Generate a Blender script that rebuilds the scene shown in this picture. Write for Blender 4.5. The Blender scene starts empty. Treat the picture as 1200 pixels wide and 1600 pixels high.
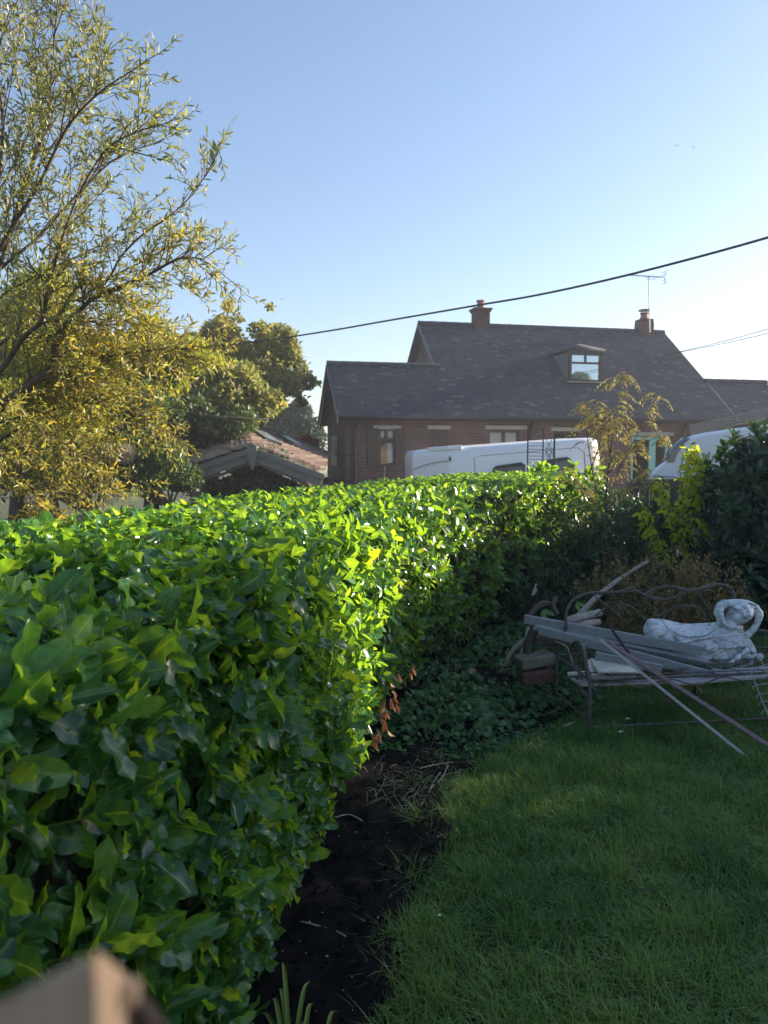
import bpy, math, random
import numpy as np
from mathutils import Vector, Matrix, noise as mnoise

random.seed(7)
rng = np.random.default_rng(7)
sc = bpy.context.scene
col = sc.collection
R = math.radians

# ------------------------------------------------------------------ camera, world, sun, exposure
CAM = Vector((0, 0, 1.6))
FPX = 1200.0
PITCH = math.atan(88 / 1200)
cd = bpy.data.cameras.new("camera")
cam = bpy.data.objects.new("camera", cd)
col.objects.link(cam)
cam.location = CAM
cam.rotation_euler = (R(90) - PITCH, 0, 0)
cd.sensor_width = 36
cd.lens = 27.0
cd.clip_start = 0.02
cd.clip_end = 3000
cd.dof.use_dof = True
cd.dof.focus_distance = 3.2
cd.dof.aperture_fstop = 7.5
sc.camera = cam

SUN_AZ, SUN_EL = R(66), R(17)
SUN = Vector((math.sin(SUN_AZ) * math.cos(SUN_EL), math.cos(SUN_AZ) * math.cos(SUN_EL), math.sin(SUN_EL)))
w = bpy.data.worlds.new("World")
sc.world = w
w.use_nodes = True
nt = w.node_tree
bgn = nt.nodes["Background"]
sky = nt.nodes.new("ShaderNodeTexSky")
sky.sky_type = 'NISHITA'
sky.sun_disc = False
sky.sun_elevation = SUN_EL
sky.sun_rotation = SUN_AZ
sky.air_density = 1.1
sky.dust_density = 0.9
sky.ozone_density = 2.5
skm = nt.nodes.new("ShaderNodeMix"); skm.data_type = 'RGBA'; skm.blend_type = 'MULTIPLY'; skm.inputs[0].default_value = 1.0
skm.inputs[7].default_value = (0.86, 0.86, 0.93, 1)
gmn = nt.nodes.new('ShaderNodeGamma'); gmn.inputs[1].default_value = 0.88
nt.links.new(sky.outputs[0], gmn.inputs[0]); nt.links.new(gmn.outputs[0], skm.inputs[6]); nt.links.new(skm.outputs[2], bgn.inputs[0])
bgn.inputs[1].default_value = 0.10
sd = bpy.data.lights.new("sun", 'SUN')
sd.energy = 5.0
sd.angle = R(0.55)
sd.color = (1.0, 0.86, 0.66)
sun = bpy.data.objects.new("sun", sd)
col.objects.link(sun)
sun.rotation_euler = SUN.to_track_quat('Z', 'Y').to_euler()
sc.view_settings.view_transform = 'Standard'
sc.view_settings.look = 'None'
sc.view_settings.exposure = 1.65
sc.view_settings.gamma = 1.0
sc.render.engine = 'CYCLES'
sc.cycles.max_bounces = 8
sc.cycles.transparent_max_bounces = 12

# ------------------------------------------------------------------ geometry helpers
def P(px, py, Y):
    """point seen in the photograph at (px, py) and standing Y metres ahead"""
    x = (px - 600) / FPX
    u = -(py - 800) / FPX
    c, s = math.cos(PITCH), math.sin(PITCH)
    d = Vector((x, c + u * s, -s + u * c))
    return CAM + d * (Y / d.y)

def G(px, py, z=0.0):
    x = (px - 600) / FPX
    u = -(py - 800) / FPX
    c, s = math.cos(PITCH), math.sin(PITCH)
    d = Vector((x, c + u * s, -s + u * c))
    return CAM + d * ((z - CAM.z) / d.z)

def tag(o, label=None, cat=None, group=None, kind=None):
    if label: o['label'] = label
    if cat: o['category'] = cat
    if group: o['group'] = group
    if kind: o['kind'] = kind
    return o

def empty(name, loc=(0, 0, 0), rz=0.0):
    o = bpy.data.objects.new(name, None)
    o.location = loc
    o.rotation_euler = (0, 0, rz)
    o.empty_display_size = 0.1
    col.objects.link(o)
    return o

def link_mesh(name, me, mat=None, parent=None, smooth=False):
    o = bpy.data.objects.new(name, me)
    col.objects.link(o)
    if mat is not None:
        if not me.materials:
            me.materials.append(mat)
    if parent is not None:
        o.parent = parent
    if smooth and len(me.polygons):
        me.polygons.foreach_set('use_smooth', np.ones(len(me.polygons), dtype=bool))
    return o

def np_mesh(name, V, F, mat=None, parent=None, attrs=None, smooth=True):
    """V (n,3), F (m,k) array or list of arrays with different k"""
    V = np.asarray(V, dtype=np.float32)
    Fs = F if (isinstance(F, list) and len(F) and not isinstance(F[0], tuple)) else [F]
    Fs = [np.asarray(f, dtype=np.int32) for f in Fs if len(f)]
    me = bpy.data.meshes.new(name)
    me.vertices.add(len(V))
    me.vertices.foreach_set('co', V.ravel())
    loops = np.concatenate([f.ravel() for f in Fs])
    sizes = np.concatenate([np.full(len(f), f.shape[1], dtype=np.int32) for f in Fs])
    me.loops.add(len(loops))
    me.loops.foreach_set('vertex_index', loops)
    me.polygons.add(len(sizes))
    starts = np.concatenate([[0], np.cumsum(sizes)[:-1]]).astype(np.int32)
    me.polygons.foreach_set('loop_start', starts)
    me.update(calc_edges=True)
    if smooth:
        me.polygons.foreach_set('use_smooth', np.ones(len(sizes), dtype=bool))
    if attrs:
        for k, a in attrs.items():
            at = me.attributes.new(k, 'FLOAT', 'POINT')
            at.data.foreach_set('value', np.asarray(a, dtype=np.float32))
    return link_mesh(name, me, mat, parent)

class MB:
    """collects polygons for one mesh"""
    def __init__(self):
        self.v = []; self.f = []
    def add(self, vs, fs):
        n = len(self.v)
        self.v += [tuple(v) for v in vs]
        self.f += [tuple(n + i for i in f) for f in fs]
        return self
    def box(self, x0, x1, y0, y1, z0, z1):
        vs = [(x0,y0,z0),(x1,y0,z0),(x1,y1,z0),(x0,y1,z0),(x0,y0,z1),(x1,y0,z1),(x1,y1,z1),(x0,y1,z1)]
        return self.add(vs, [(0,3,2,1),(4,5,6,7),(0,1,5,4),(1,2,6,5),(2,3,7,6),(3,0,4,7)])
    def beam(self, a, b, wd, th, up=Vector((0,0,1)), twist=0.0):
        """rectangular bar from a to b, wd across, th along 'up'"""
        a = Vector(a); b = Vector(b); d = (b - a).normalized()
        sx = d.cross(up).normalized()
        uz = sx.cross(d).normalized()
        if twist:
            q = Matrix.Rotation(twist, 3, d)
            sx = q @ sx; uz = q @ uz
        vs = []
        for p in (a, b):
            for i, j in ((-1,-1),(1,-1),(1,1),(-1,1)):
                vs.append(p + sx * (i * wd / 2) + uz * (j * th / 2))
        return self.add(vs, [(0,3,2,1),(4,5,6,7),(0,1,5,4),(1,2,6,5),(2,3,7,6),(3,0,4,7)])
    def prism(self, poly, axis, a0, a1):
        """poly: 2-D points, extruded along axis ('x','y','z') from a0 to a1"""
        n = len(poly)
        def mk(p, a):
            if axis == 'x': return (a, p[0], p[1])
            if axis == 'y': return (p[0], a, p[1])
            return (p[0], p[1], a)
        vs = [mk(p, a0) for p in poly] + [mk(p, a1) for p in poly]
        fs = [tuple(range(n))[::-1], tuple(range(n, 2 * n))]
        for i in range(n):
            j = (i + 1) % n
            fs.append((i, j, n + j, n + i))
        return self.add(vs, fs)
    def tube(self, pts, rad, n=6, cap=True):
        pts = [Vector(p) for p in pts]
        m = len(pts)
        if not hasattr(rad, '__len__'): rad = [rad] * m
        base = len(self.v)
        ref = None
        for i, p in enumerate(pts):
            d = (pts[min(i + 1, m - 1)] - pts[max(i - 1, 0)])
            if d.length < 1e-9: d = Vector((0, 0, 1))
            d.normalize()
            if ref is None:
                ref = d.orthogonal().normalized()
            ref = (ref - d * ref.dot(d))
            if ref.length < 1e-6: ref = d.orthogonal()
            ref.normalize()
            b = d.cross(ref)
            for k in range(n):
                a = 2 * math.pi * k / n
                self.v.append(tuple(p + (ref * math.cos(a) + b * math.sin(a)) * rad[i]))
        for i in range(m - 1):
            for k in range(n):
                k2 = (k + 1) % n
                self.f.append((base + i*n + k, base + i*n + k2, base + (i+1)*n + k2, base + (i+1)*n + k))
        if cap:
            self.f.append(tuple(base + k for k in range(n))[::-1])
            self.f.append(tuple(base + (m-1)*n + k for k in range(n)))
        return self
    def lathe(self, prof, c=(0,0,0), n=16, axis='z'):
        base = len(self.v)
        for r, h in prof:
            for k in range(n):
                a = 2 * math.pi * k / n
                q = (r*math.cos(a), r*math.sin(a), h)
                if axis == 'y': q = (q[0], q[2], q[1])
                if axis == 'x': q = (q[2], q[0], q[1])
                self.v.append((c[0]+q[0], c[1]+q[1], c[2]+q[2]))
        for i in range(len(prof) - 1):
            for k in range(n):
                k2 = (k + 1) % n
                self.f.append((base+i*n+k, base+i*n+k2, base+(i+1)*n+k2, base+(i+1)*n+k))
        self.f.append(tuple(base + k for k in range(n))[::-1])
        self.f.append(tuple(base + (len(prof)-1)*n + k for k in range(n)))
        return self
    def build(self, name, mat=None, parent=None, smooth=False, bevel=0.0, seg=2):
        me = bpy.data.meshes.new(name)
        me.from_pydata(self.v, [], self.f)
        me.update()
        o = link_mesh(name, me, mat, parent, smooth)
        if bevel:
            b = o.modifiers.new('bevel', 'BEVEL'); b.width = bevel; b.segments = seg; b.limit_method = 'ANGLE'
        return o

def smooth_path(pts, sub=4):
    """Catmull-Rom through points"""
    pts = [Vector(p) for p in pts]
    out = []
    for i in range(len(pts) - 1):
        p0 = pts[max(i-1, 0)]; p1 = pts[i]; p2 = pts[i+1]; p3 = pts[min(i+2, len(pts)-1)]
        for k in range(sub):
            t = k / sub
            out.append(0.5 * ((2*p1) + (p2-p0)*t + (2*p0-5*p1+4*p2-p3)*t*t + (3*p1-p0-3*p2+p3)*t**3))
    out.append(pts[-1])
    return out

def vnoise(p, scale, seed=0):
    """cheap smooth value noise for numpy arrays (n,2 or 3) -> 0..1"""
    p = np.asarray(p, dtype=np.float64) * scale
    i = np.floor(p).astype(np.int64); f = p - i
    f = f * f * (3 - 2 * f)
    D = p.shape[1]
    out = np.zeros(len(p))
    for c in range(2 ** D):
        wgt = np.ones(len(p)); h = np.full(len(p), seed * 7919 + 13, dtype=np.int64)
        for d in range(D):
            b = (c >> d) & 1
            wgt *= f[:, d] if b else (1 - f[:, d])
            h = (h * 73856093) ^ ((i[:, d] + b) * (19349663 + 83492791 * d))
            h &= 0x7fffffff
        h = (h ^ (h >> 13)) * 1274126177 & 0x7fffffff
        h = (h ^ (h >> 16))
        out += wgt * ((h % 10007) / 10007.0)
    return out

def norm(a):
    return a / np.maximum(np.linalg.norm(a, axis=-1, keepdims=True), 1e-9)

def rand_dirs(n):
    return norm(rng.normal(size=(n, 3)))

# ------------------------------------------------------------------ materials
def nodes(name):
    m = bpy.data.materials.new(name)
    m.use_nodes = True
    t = m.node_tree
    b = t.nodes["Principled BSDF"]
    return m, t, b

def N(t, typ, **kw):
    n = t.nodes.new(typ)
    for k, v in kw.items():
        setattr(n, k, v)
    return n

def ramp(t, stops, fac):
    r = N(t, 'ShaderNodeValToRGB')
    while len(r.color_ramp.elements) < len(stops):
        r.color_ramp.elements.new(0.5)
    for e, (p, c) in zip(r.color_ramp.elements, stops):
        e.position = p; e.color = (*c, 1)
    t.links.new(fac, r.inputs[0])
    return r.outputs[0]

def mixc(t, a, b, fac, mode='MIX'):
    m = N(t, 'ShaderNodeMix', data_type='RGBA', blend_type=mode)
    for s, v in ((m.inputs[0], fac), (m.inputs[6], a), (m.inputs[7], b)):
        if hasattr(v, 'is_linked') or isinstance(v, bpy.types.NodeSocket): t.links.new(v, s)
        else: s.default_value = v if not isinstance(v, tuple) else (*v, 1)
    return m.outputs[2]

def leaf_mat(name, stops, rough=0.4, transl=0.35, tcol=(1.6, 1.9, 0.6), vein=None, spec=0.5, vary=0.0):
    m, t, b = nodes(name)
    at = N(t, 'ShaderNodeAttribute', attribute_name='tint')
    c = ramp(t, stops, at.outputs['Fac'])
    if vary:
        g = N(t, 'ShaderNodeNewGeometry')
        nz = N(t, 'ShaderNodeTexNoise'); nz.inputs['Scale'].default_value = 60
        t.links.new(g.outputs['Position'], nz.inputs['Vector'])
        mr = N(t, 'ShaderNodeMapRange'); t.links.new(nz.outputs[0], mr.inputs[0])
        mr.inputs[1].default_value = .3; mr.inputs[2].default_value = .7
        mr.inputs[3].default_value = 1 - vary; mr.inputs[4].default_value = 1 + vary
        vm = N(t, 'ShaderNodeVectorMath', operation='SCALE'); t.links.new(c, vm.inputs[0]); t.links.new(mr.outputs[0], vm.inputs['Scale'])
        c = vm.outputs[0]
    if vein:
        am = N(t, 'ShaderNodeAttribute', attribute_name='mid')
        mr = N(t, 'ShaderNodeMapRange'); t.links.new(am.outputs['Fac'], mr.inputs[0])
        mr.inputs[1].default_value = 0.03; mr.inputs[2].default_value = 0.12
        mr.inputs[3].default_value = 0.75; mr.inputs[4].default_value = 0.0
        c = mixc(t, c, vein, mr.outputs[0])
    t.links.new(c, b.inputs['Base Color'])
    b.inputs['Roughness'].default_value = rough
    b.inputs['Specular IOR Level'].default_value = spec
    tr = N(t, 'ShaderNodeBsdfTranslucent')
    vm = N(t, 'ShaderNodeVectorMath', operation='MULTIPLY'); t.links.new(c, vm.inputs[0]); vm.inputs[1].default_value = tcol
    t.links.new(vm.outputs[0], tr.inputs[0])
    mx = N(t, 'ShaderNodeMixShader'); mx.inputs[0].default_value = transl
    t.links.new(b.outputs[0], mx.inputs[1]); t.links.new(tr.outputs[0], mx.inputs[2])
    t.links.new(mx.outputs[0], t.nodes['Material Output'].inputs[0])
    return m

def simple(name, c1, c2=None, scale=8, rough=0.7, bump=0.0, bscale=None, metallic=0.0, detail=6, stretch=None, spec=0.5, c3=None):
    m, t, b = nodes(name)
    tc = N(t, 'ShaderNodeTexCoord')
    vec = tc.outputs['Object']
    if stretch:
        mp = N(t, 'ShaderNodeMapping'); mp.inputs['Scale'].default_value = stretch
        t.links.new(vec, mp.inputs[0]); vec = mp.outputs[0]
    nz = N(t, 'ShaderNodeTexNoise'); nz.inputs['Scale'].default_value = scale; nz.inputs['Detail'].default_value = detail
    nz.inputs['Roughness'].default_value = 0.65
    t.links.new(vec, nz.inputs['Vector'])
    if c2 is None: c2 = c1
    stops = [(0.32, c1), (0.68, c2)] if c3 is None else [(0.3, c1), (0.52, c2), (0.7, c3)]
    t.links.new(ramp(t, stops, nz.outputs[0]), b.inputs['Base Color'])
    b.inputs['Roughness'].default_value = rough
    b.inputs['Metallic'].default_value = metallic
    b.inputs['Specular IOR Level'].default_value = spec
    if bump:
        n2 = N(t, 'ShaderNodeTexNoise'); n2.inputs['Scale'].default_value = bscale or scale * 3; n2.inputs['Detail'].default_value = 8
        t.links.new(vec, n2.inputs['Vector'])
        bp = N(t, 'ShaderNodeBump'); bp.inputs['Strength'].default_value = 0.6; bp.inputs['Distance'].default_value = bump
        t.links.new(n2.outputs[0], bp.inputs['Height']); t.links.new(bp.outputs[0], b.inputs['Normal'])
    return m

def brick_mat(name, ca, cb, mortar, dark=0.0):
    m, t, b = nodes(name)
    tc = N(t, 'ShaderNodeTexCoord')
    sp = N(t, 'ShaderNodeSeparateXYZ'); t.links.new(tc.outputs['Object'], sp.inputs[0])
    ad = N(t, 'ShaderNodeMath', operation='ADD'); t.links.new(sp.outputs[0], ad.inputs[0]); t.links.new(sp.outputs[1], ad.inputs[1])
    cb_ = N(t, 'ShaderNodeCombineXYZ'); t.links.new(ad.outputs[0], cb_.inputs[0]); t.links.new(sp.outputs[2], cb_.inputs[1])
    br = N(t, 'ShaderNodeTexBrick')
    br.inputs['Scale'].default_value = 1.0
    br.inputs['Brick Width'].default_value = 0.225
    br.inputs['Row Height'].default_value = 0.075
    br.inputs['Mortar Size'].default_value = 0.008
    br.inputs['Mortar Smooth'].default_value = 0.2
    br.inputs['Color1'].default_value = (*ca, 1); br.inputs['Color2'].default_value = (*cb, 1); br.inputs['Mortar'].default_value = (*mortar, 1)
    t.links.new(cb_.outputs[0], br.inputs['Vector'])
    nz = N(t, 'ShaderNodeTexNoise'); nz.inputs['Scale'].default_value = 1.6; nz.inputs['Detail'].default_value = 8; nz.inputs['Roughness'].default_value = .7
    t.links.new(tc.outputs['Object'], nz.inputs['Vector'])
    c = ramp(t, [(0.35, (0.55, 0.55, 0.6)), (0.65, (1.25, 1.15, 1.1))], nz.outputs[0])
    t.links.new(mixc(t, br.outputs[0], c, 1.0, 'MULTIPLY'), b.inputs['Base Color'])
    b.inputs['Roughness'].default_value = 0.9
    bp = N(t, 'ShaderNodeBump'); bp.inputs['Distance'].default_value = 0.01; bp.inputs['Strength'].default_value = 0.6; bp.invert = True
    t.links.new(br.outputs['Fac'], bp.inputs['Height']); t.links.new(bp.outputs[0], b.inputs['Normal'])
    return m

def tile_mat(name, stops, lichen, lamt=0.62, rough=0.75):
    m, t, b = nodes(name)
    at = N(t, 'ShaderNodeAttribute', attribute_name='tint')
    c = ramp(t, stops, at.outputs['Fac'])
    tc = N(t, 'ShaderNodeTexCoord')
    nz = N(t, 'ShaderNodeTexNoise'); nz.inputs['Scale'].default_value = 5.5; nz.inputs['Detail'].default_value = 10; nz.inputs['Roughness'].default_value = .8
    t.links.new(tc.outputs['Object'], nz.inputs['Vector'])
    mr = N(t, 'ShaderNodeMapRange'); t.links.new(nz.outputs[0], mr.inputs[0])
    mr.inputs[1].default_value = lamt; mr.inputs[2].default_value = lamt + .08; mr.inputs[4].default_value = .8
    c = mixc(t, c, lichen, mr.outputs[0])
    t.links.new(c, b.inputs['Base Color'])
    b.inputs['Roughness'].default_value = rough
    return m

def glass_mat(name, tint=(0.02, 0.025, 0.03), rough=0.03, clear=0.55):
    m, t, b = nodes(name)
    b.inputs['Base Color'].default_value = (*tint, 1)
    b.inputs['Roughness'].default_value = rough
    b.inputs['Specular IOR Level'].default_value = 1.0
    b.inputs['IOR'].default_value = 1.6
    tr = N(t, 'ShaderNodeBsdfTransparent')
    mx = N(t, 'ShaderNodeMixShader'); mx.inputs[0].default_value = clear
    t.links.new(b.outputs[0], mx.inputs[1]); t.links.new(tr.outputs[0], mx.inputs[2])
    t.links.new(mx.outputs[0], t.nodes['Material Output'].inputs[0])
    return m

M = {}
M['laurel'] = leaf_mat('laurel leaf', [(0.0, (0.020, 0.075, 0.034)), (0.4, (0.040, 0.13, 0.042)), (0.75, (0.072, 0.20, 0.045)), (0.97, (0.17, 0.30, 0.05)), (1.0, (0.3, 0.30, 0.06))],
                       rough=0.24, transl=0.46, tcol=(5.6, 3.3, 0.6), vein=(0.14, 0.27, 0.05), spec=0.6, vary=0.2)
M['laurel_stem'] = simple('laurel stem', (0.13, 0.2, 0.03), (0.09, 0.08, 0.03), 20, 0.6)
M['bark'] = simple('bark', (0.05, 0.038, 0.028), (0.12, 0.1, 0.075), 14, 0.9, 0.01, 40, stretch=(1, 1, .3))
M['bark_dark'] = simple('dark bark', (0.02, 0.017, 0.014), (0.055, 0.045, 0.034), 14, 0.9, 0.01, 40)
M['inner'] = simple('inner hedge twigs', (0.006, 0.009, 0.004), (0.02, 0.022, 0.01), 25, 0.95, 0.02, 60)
M['brown_leaf'] = leaf_mat('withered leaf', [(0, (0.08, 0.035, 0.02)), (0.5, (0.26, 0.12, 0.07)), (1, (0.48, 0.30, 0.2))], 0.6, 0.15, (1.2, 1, .8))
M['willow'] = leaf_mat('willow leaf', [(0, (0.11, 0.14, 0.06)), (0.45, (0.22, 0.23, 0.07)), (0.8, (0.36, 0.31, 0.06)), (1, (0.5, 0.34, 0.04))], 0.4, 0.45, (1.5, 1.45, .8), spec=.5)
M['willow_bark'] = simple('willow bark', (0.045, 0.032, 0.02), (0.11, 0.08, 0.05), 20, 0.85)
M['oak'] = leaf_mat('oak leaf', [(0, (0.12, 0.155, 0.055)), (0.5, (0.22, 0.235, 0.075)), (1, (0.38, 0.30, 0.09))], 0.6, 0.5, (1.5, 1.4, .9))
M['gold'] = leaf_mat('turning leaf', [(0, (0.11, 0.16, 0.03)), (0.5, (0.24, 0.27, 0.04)), (1, (0.42, 0.34, 0.04))], 0.55, 0.5, (1.5, 1.5, .6))
M['green'] = leaf_mat('green leaf', [(0, (0.03, 0.06, 0.025)), (0.6, (0.07, 0.115, 0.04)), (1, (0.13, 0.17, 0.05))], 0.5, 0.4, (1.3, 1.3, .6))
M['conifer'] = leaf_mat('conifer leaf', [(0, (0.04, 0.08, 0.05)), (1, (0.09, 0.14, 0.08))], 0.6, 0.2, (1, 1, .8))
M['redleaf'] = leaf_mat('red leaf', [(0, (0.10, 0.015, 0.02)), (1, (0.35, 0.05, 0.06))], 0.6, 0.35, (1.3, 1, 1))
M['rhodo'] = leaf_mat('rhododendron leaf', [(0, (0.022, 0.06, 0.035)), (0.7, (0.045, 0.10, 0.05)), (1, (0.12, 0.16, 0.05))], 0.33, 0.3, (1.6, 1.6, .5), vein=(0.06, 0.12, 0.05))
M['ivy'] = leaf_mat('ivy leaf', [(0, (0.02, 0.07, 0.025)), (0.6, (0.05, 0.14, 0.04)), (1, (0.12, 0.23, 0.06))], 0.5, 0.25, (1.4, 1.4, .6))
M['rust_leaf'] = leaf_mat('rusty shrub leaf', [(0, (0.09, 0.09, 0.035)), (0.5, (0.21, 0.16, 0.06)), (1, (0.36, 0.25, 0.08))], 0.6, 0.3, (1.2, 1.1, .7))
M['sapling_leaf'] = leaf_mat('sapling leaf', [(0, (0.15, 0.18, 0.08)), (0.6, (0.34, 0.33, 0.15)), (1, (0.5, 0.4, 0.16))], 0.5, 0.4, (1.4, 1.2, .6))
M['lime_leaf'] = leaf_mat('yellow green leaf', [(0, (0.12, 0.22, 0.02)), (0.6, (0.34, 0.44, 0.03)), (1, (0.6, 0.55, 0.04))], 0.45, 0.5, (1.5, 1.5, .4))
M['grass'] = leaf_mat('grass blade', [(0, (0.05, 0.14, 0.03)), (0.5, (0.12, 0.24, 0.045)), (0.92, (0.24, 0.33, 0.08)), (1, (0.34, 0.33, 0.18))], 0.5, 0.3, (1.5, 1.5, .5))
M['plume'] = leaf_mat('grass plume', [(0, (0.2, 0.17, 0.11)), (1, (0.36, 0.31, 0.22))], 0.8, 0.2, (1, 1, 1))
M['strap'] = leaf_mat('strap leaf', [(0, (0.10, 0.2, 0.04)), (0.45, (0.28, 0.36, 0.06)), (1, (0.75, 0.5, 0.12))], 0.45, 0.3, (1.3, 1.3, .5))
M['turf'] = simple('turf under the blades', (0.018, 0.04, 0.014), (0.03, 0.06, 0.02), 30, 0.95, 0.01, 90)
M['field'] = simple('rough ground', (0.03, 0.05, 0.015), (0.07, 0.07, 0.03), 2, 0.95, 0.02, 30)
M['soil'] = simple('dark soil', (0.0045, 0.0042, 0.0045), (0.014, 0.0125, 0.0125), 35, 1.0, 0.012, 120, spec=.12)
M['gravel'] = simple('gravel drive', (0.18, 0.16, 0.14), (0.32, 0.29, 0.25), 60, 0.9, 0.01, 90)
M['brick'] = brick_mat('brown red brick', (0.14, 0.082, 0.072), (0.09, 0.06, 0.057), (0.14, 0.12, 0.115))
M['brick_red'] = brick_mat('chimney brick', (0.15, 0.075, 0.062), (0.10, 0.055, 0.05), (0.15, 0.125, 0.11))
M['brick_shade'] = brick_mat('shaded gable brick', (0.11, 0.06, 0.05), (0.07, 0.042, 0.037), (0.1, 0.085, 0.075))  # darker copy of the brick, the gable's shade put into its colour
M['brick_shed'] = brick_mat('old shed brick', (0.25, 0.1, 0.06), (0.17, 0.075, 0.05), (0.2, 0.17, 0.14))
M['slate'] = tile_mat('dark plain tile', [(0, (0.030, 0.038, 0.052)), (0.7, (0.052, 0.062, 0.078)), (1, (0.10, 0.11, 0.12))], (0.24, 0.27, 0.27), 0.59, rough=.95)
M['redtile'] = tile_mat('red pantile', [(0, (0.19, 0.115, 0.08)), (0.6, (0.30, 0.195, 0.135)), (1, (0.42, 0.32, 0.23))], (0.3, 0.28, 0.18), 0.66)
M['gutter'] = simple('black gutter', (0.012, 0.013, 0.015), (0.02, 0.02, 0.022), 6, 0.35)
M['fascia'] = simple('grey fascia', (0.10, 0.11, 0.12), (0.15, 0.155, 0.16), 6, 0.6)
M['mortar'] = simple('verge mortar', (0.16, 0.17, 0.16), (0.26, 0.27, 0.25), 18, 0.9)
M['lead'] = simple('lead flashing', (0.10, 0.115, 0.13), (0.16, 0.18, 0.2), 5, 0.6)
M['lintel'] = simple('stone lintel', (0.24, 0.25, 0.24), (0.36, 0.36, 0.33), 9, 0.9)
M['brownwood'] = simple('dark brown stained timber', (0.035, 0.02, 0.018), (0.06, 0.036, 0.03), 12, 0.5, 0.003, 60, stretch=(8, 1, .5))
M['white_pvc'] = simple('off white frame', (0.55, 0.55, 0.53), (0.65, 0.65, 0.62), 4, 0.4)
M['mint'] = simple('mint green painted frame', (0.22, 0.47, 0.42), (0.27, 0.54, 0.48), 5, 0.45)
M['glass'] = glass_mat('window glass', clear=.8)
M['curtain_or_reflection'] = simple('net curtain', (0.74, 0.77, 0.8), (0.85, 0.86, 0.86), 4, 0.9, 0.01, 10, stretch=(12, 1, .2))
M['amber'] = simple('amber reflection', (0.42, 0.24, 0.08), (0.6, 0.38, 0.15), 7, 0.9)  # colour of the orange reflection painted into the shuttered window
M['room'] = simple('dim room', (0.04, 0.035, 0.03), (0.06, 0.05, 0.045), 3, 0.9)
M['clay'] = simple('clay chimney pot', (0.22, 0.10, 0.07), (0.30, 0.15, 0.1), 12, 0.8)
M['metal'] = simple('aerial metal', (0.18, 0.18, 0.19), (0.26, 0.26, 0.27), 20, 0.45, metallic=.7)
M['greywood'] = simple('weathered grey timber', (0.13, 0.125, 0.11), (0.26, 0.25, 0.22), 9, 0.9, 0.005, 40, stretch=(.6, 8, 8))
M['fencewood'] = simple('fence timber', (0.12, 0.09, 0.065), (0.2, 0.155, 0.12), 9, 0.9, 0.005, 40, stretch=(1, 6, 6))
M['van'] = simple('white van paint', (0.78, 0.80, 0.82), (0.84, 0.85, 0.86), 1.2, 0.25, spec=.6)
M['van_gap'] = simple('panel gap', (0.12, 0.14, 0.18), None, 3, 0.6)
M['rubber'] = simple('black rubber', (0.015, 0.015, 0.016), (0.03, 0.03, 0.03), 20, 0.7)
M['plastic'] = simple('black trim', (0.02, 0.021, 0.023), (0.03, 0.03, 0.03), 20, 0.45)
M['sky_glass'] = glass_mat('reflecting dormer glass', (0.6, 0.7, 0.8), clear=.1)
M['sky_glass'].node_tree.nodes['Principled BSDF'].inputs['Metallic'].default_value = .9
M['van_glass'] = glass_mat('van window glass', (0.10, 0.13, 0.125), 0.05, clear=.15)
M['plank'] = simple('grey painted plank', (0.20, 0.21, 0.225), (0.31, 0.315, 0.32), 5, 0.7, 0.003, 30, stretch=(1, 10, 10))
M['batten'] = simple('weathered batten', (0.33, 0.31, 0.31), (0.5, 0.47, 0.46), 9, 0.8, 0.003, 30, stretch=(2, 2, 8))
M['redbatten'] = simple('maroon batten', (0.18, 0.12, 0.13), (0.3, 0.22, 0.22), 9, 0.8, 0.003, 30, stretch=(2, 2, 8))
M['cream'] = simple('cream board', (0.42, 0.40, 0.32), (0.66, 0.63, 0.52), 9, 0.8, c3=(0.7, 0.68, 0.58))
M['rustiron'] = simple('rusty wrought iron', (0.05, 0.042, 0.04), (0.15, 0.12, 0.105), 40, 0.75, 0.002, 90)
M['wire'] = simple('pale wire', (0.35, 0.38, 0.4), (0.5, 0.52, 0.54), 20, 0.5)
M['deadwood'] = simple('bleached dead wood', (0.22, 0.185, 0.15), (0.48, 0.44, 0.38), 9, 0.95, 0.006, 40)
M['stone'] = simple('mossy stone', (0.09, 0.085, 0.06), (0.20, 0.18, 0.14), 9, 0.95, 0.006, 40)
M['brickred'] = simple('red brick block', (0.07, 0.035, 0.03), (0.13, 0.06, 0.05), 12, 0.95, 0.004, 40)
M['cable'] = simple('cable', (0.03, 0.025, 0.03), (0.07, 0.055, 0.055), 30, 0.6)
M['postwood'] = simple('brown post timber', (0.33, 0.215, 0.14), (0.46, 0.32, 0.22), 9, 0.8, stretch=(6, 6, .8))
M['pebble'] = simple('pale chips', (0.4, 0.36, 0.26), (0.75, 0.7, 0.55), 90, 0.8)
M['feather'] = simple('dark feather', (0.03, 0.03, 0.03), (0.05, 0.05, 0.05), 9, 0.8)
M['white_petal'] = simple('white scrap', (0.6, 0.65, 0.6), (0.75, 0.78, 0.72), 9, 0.7)

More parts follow.
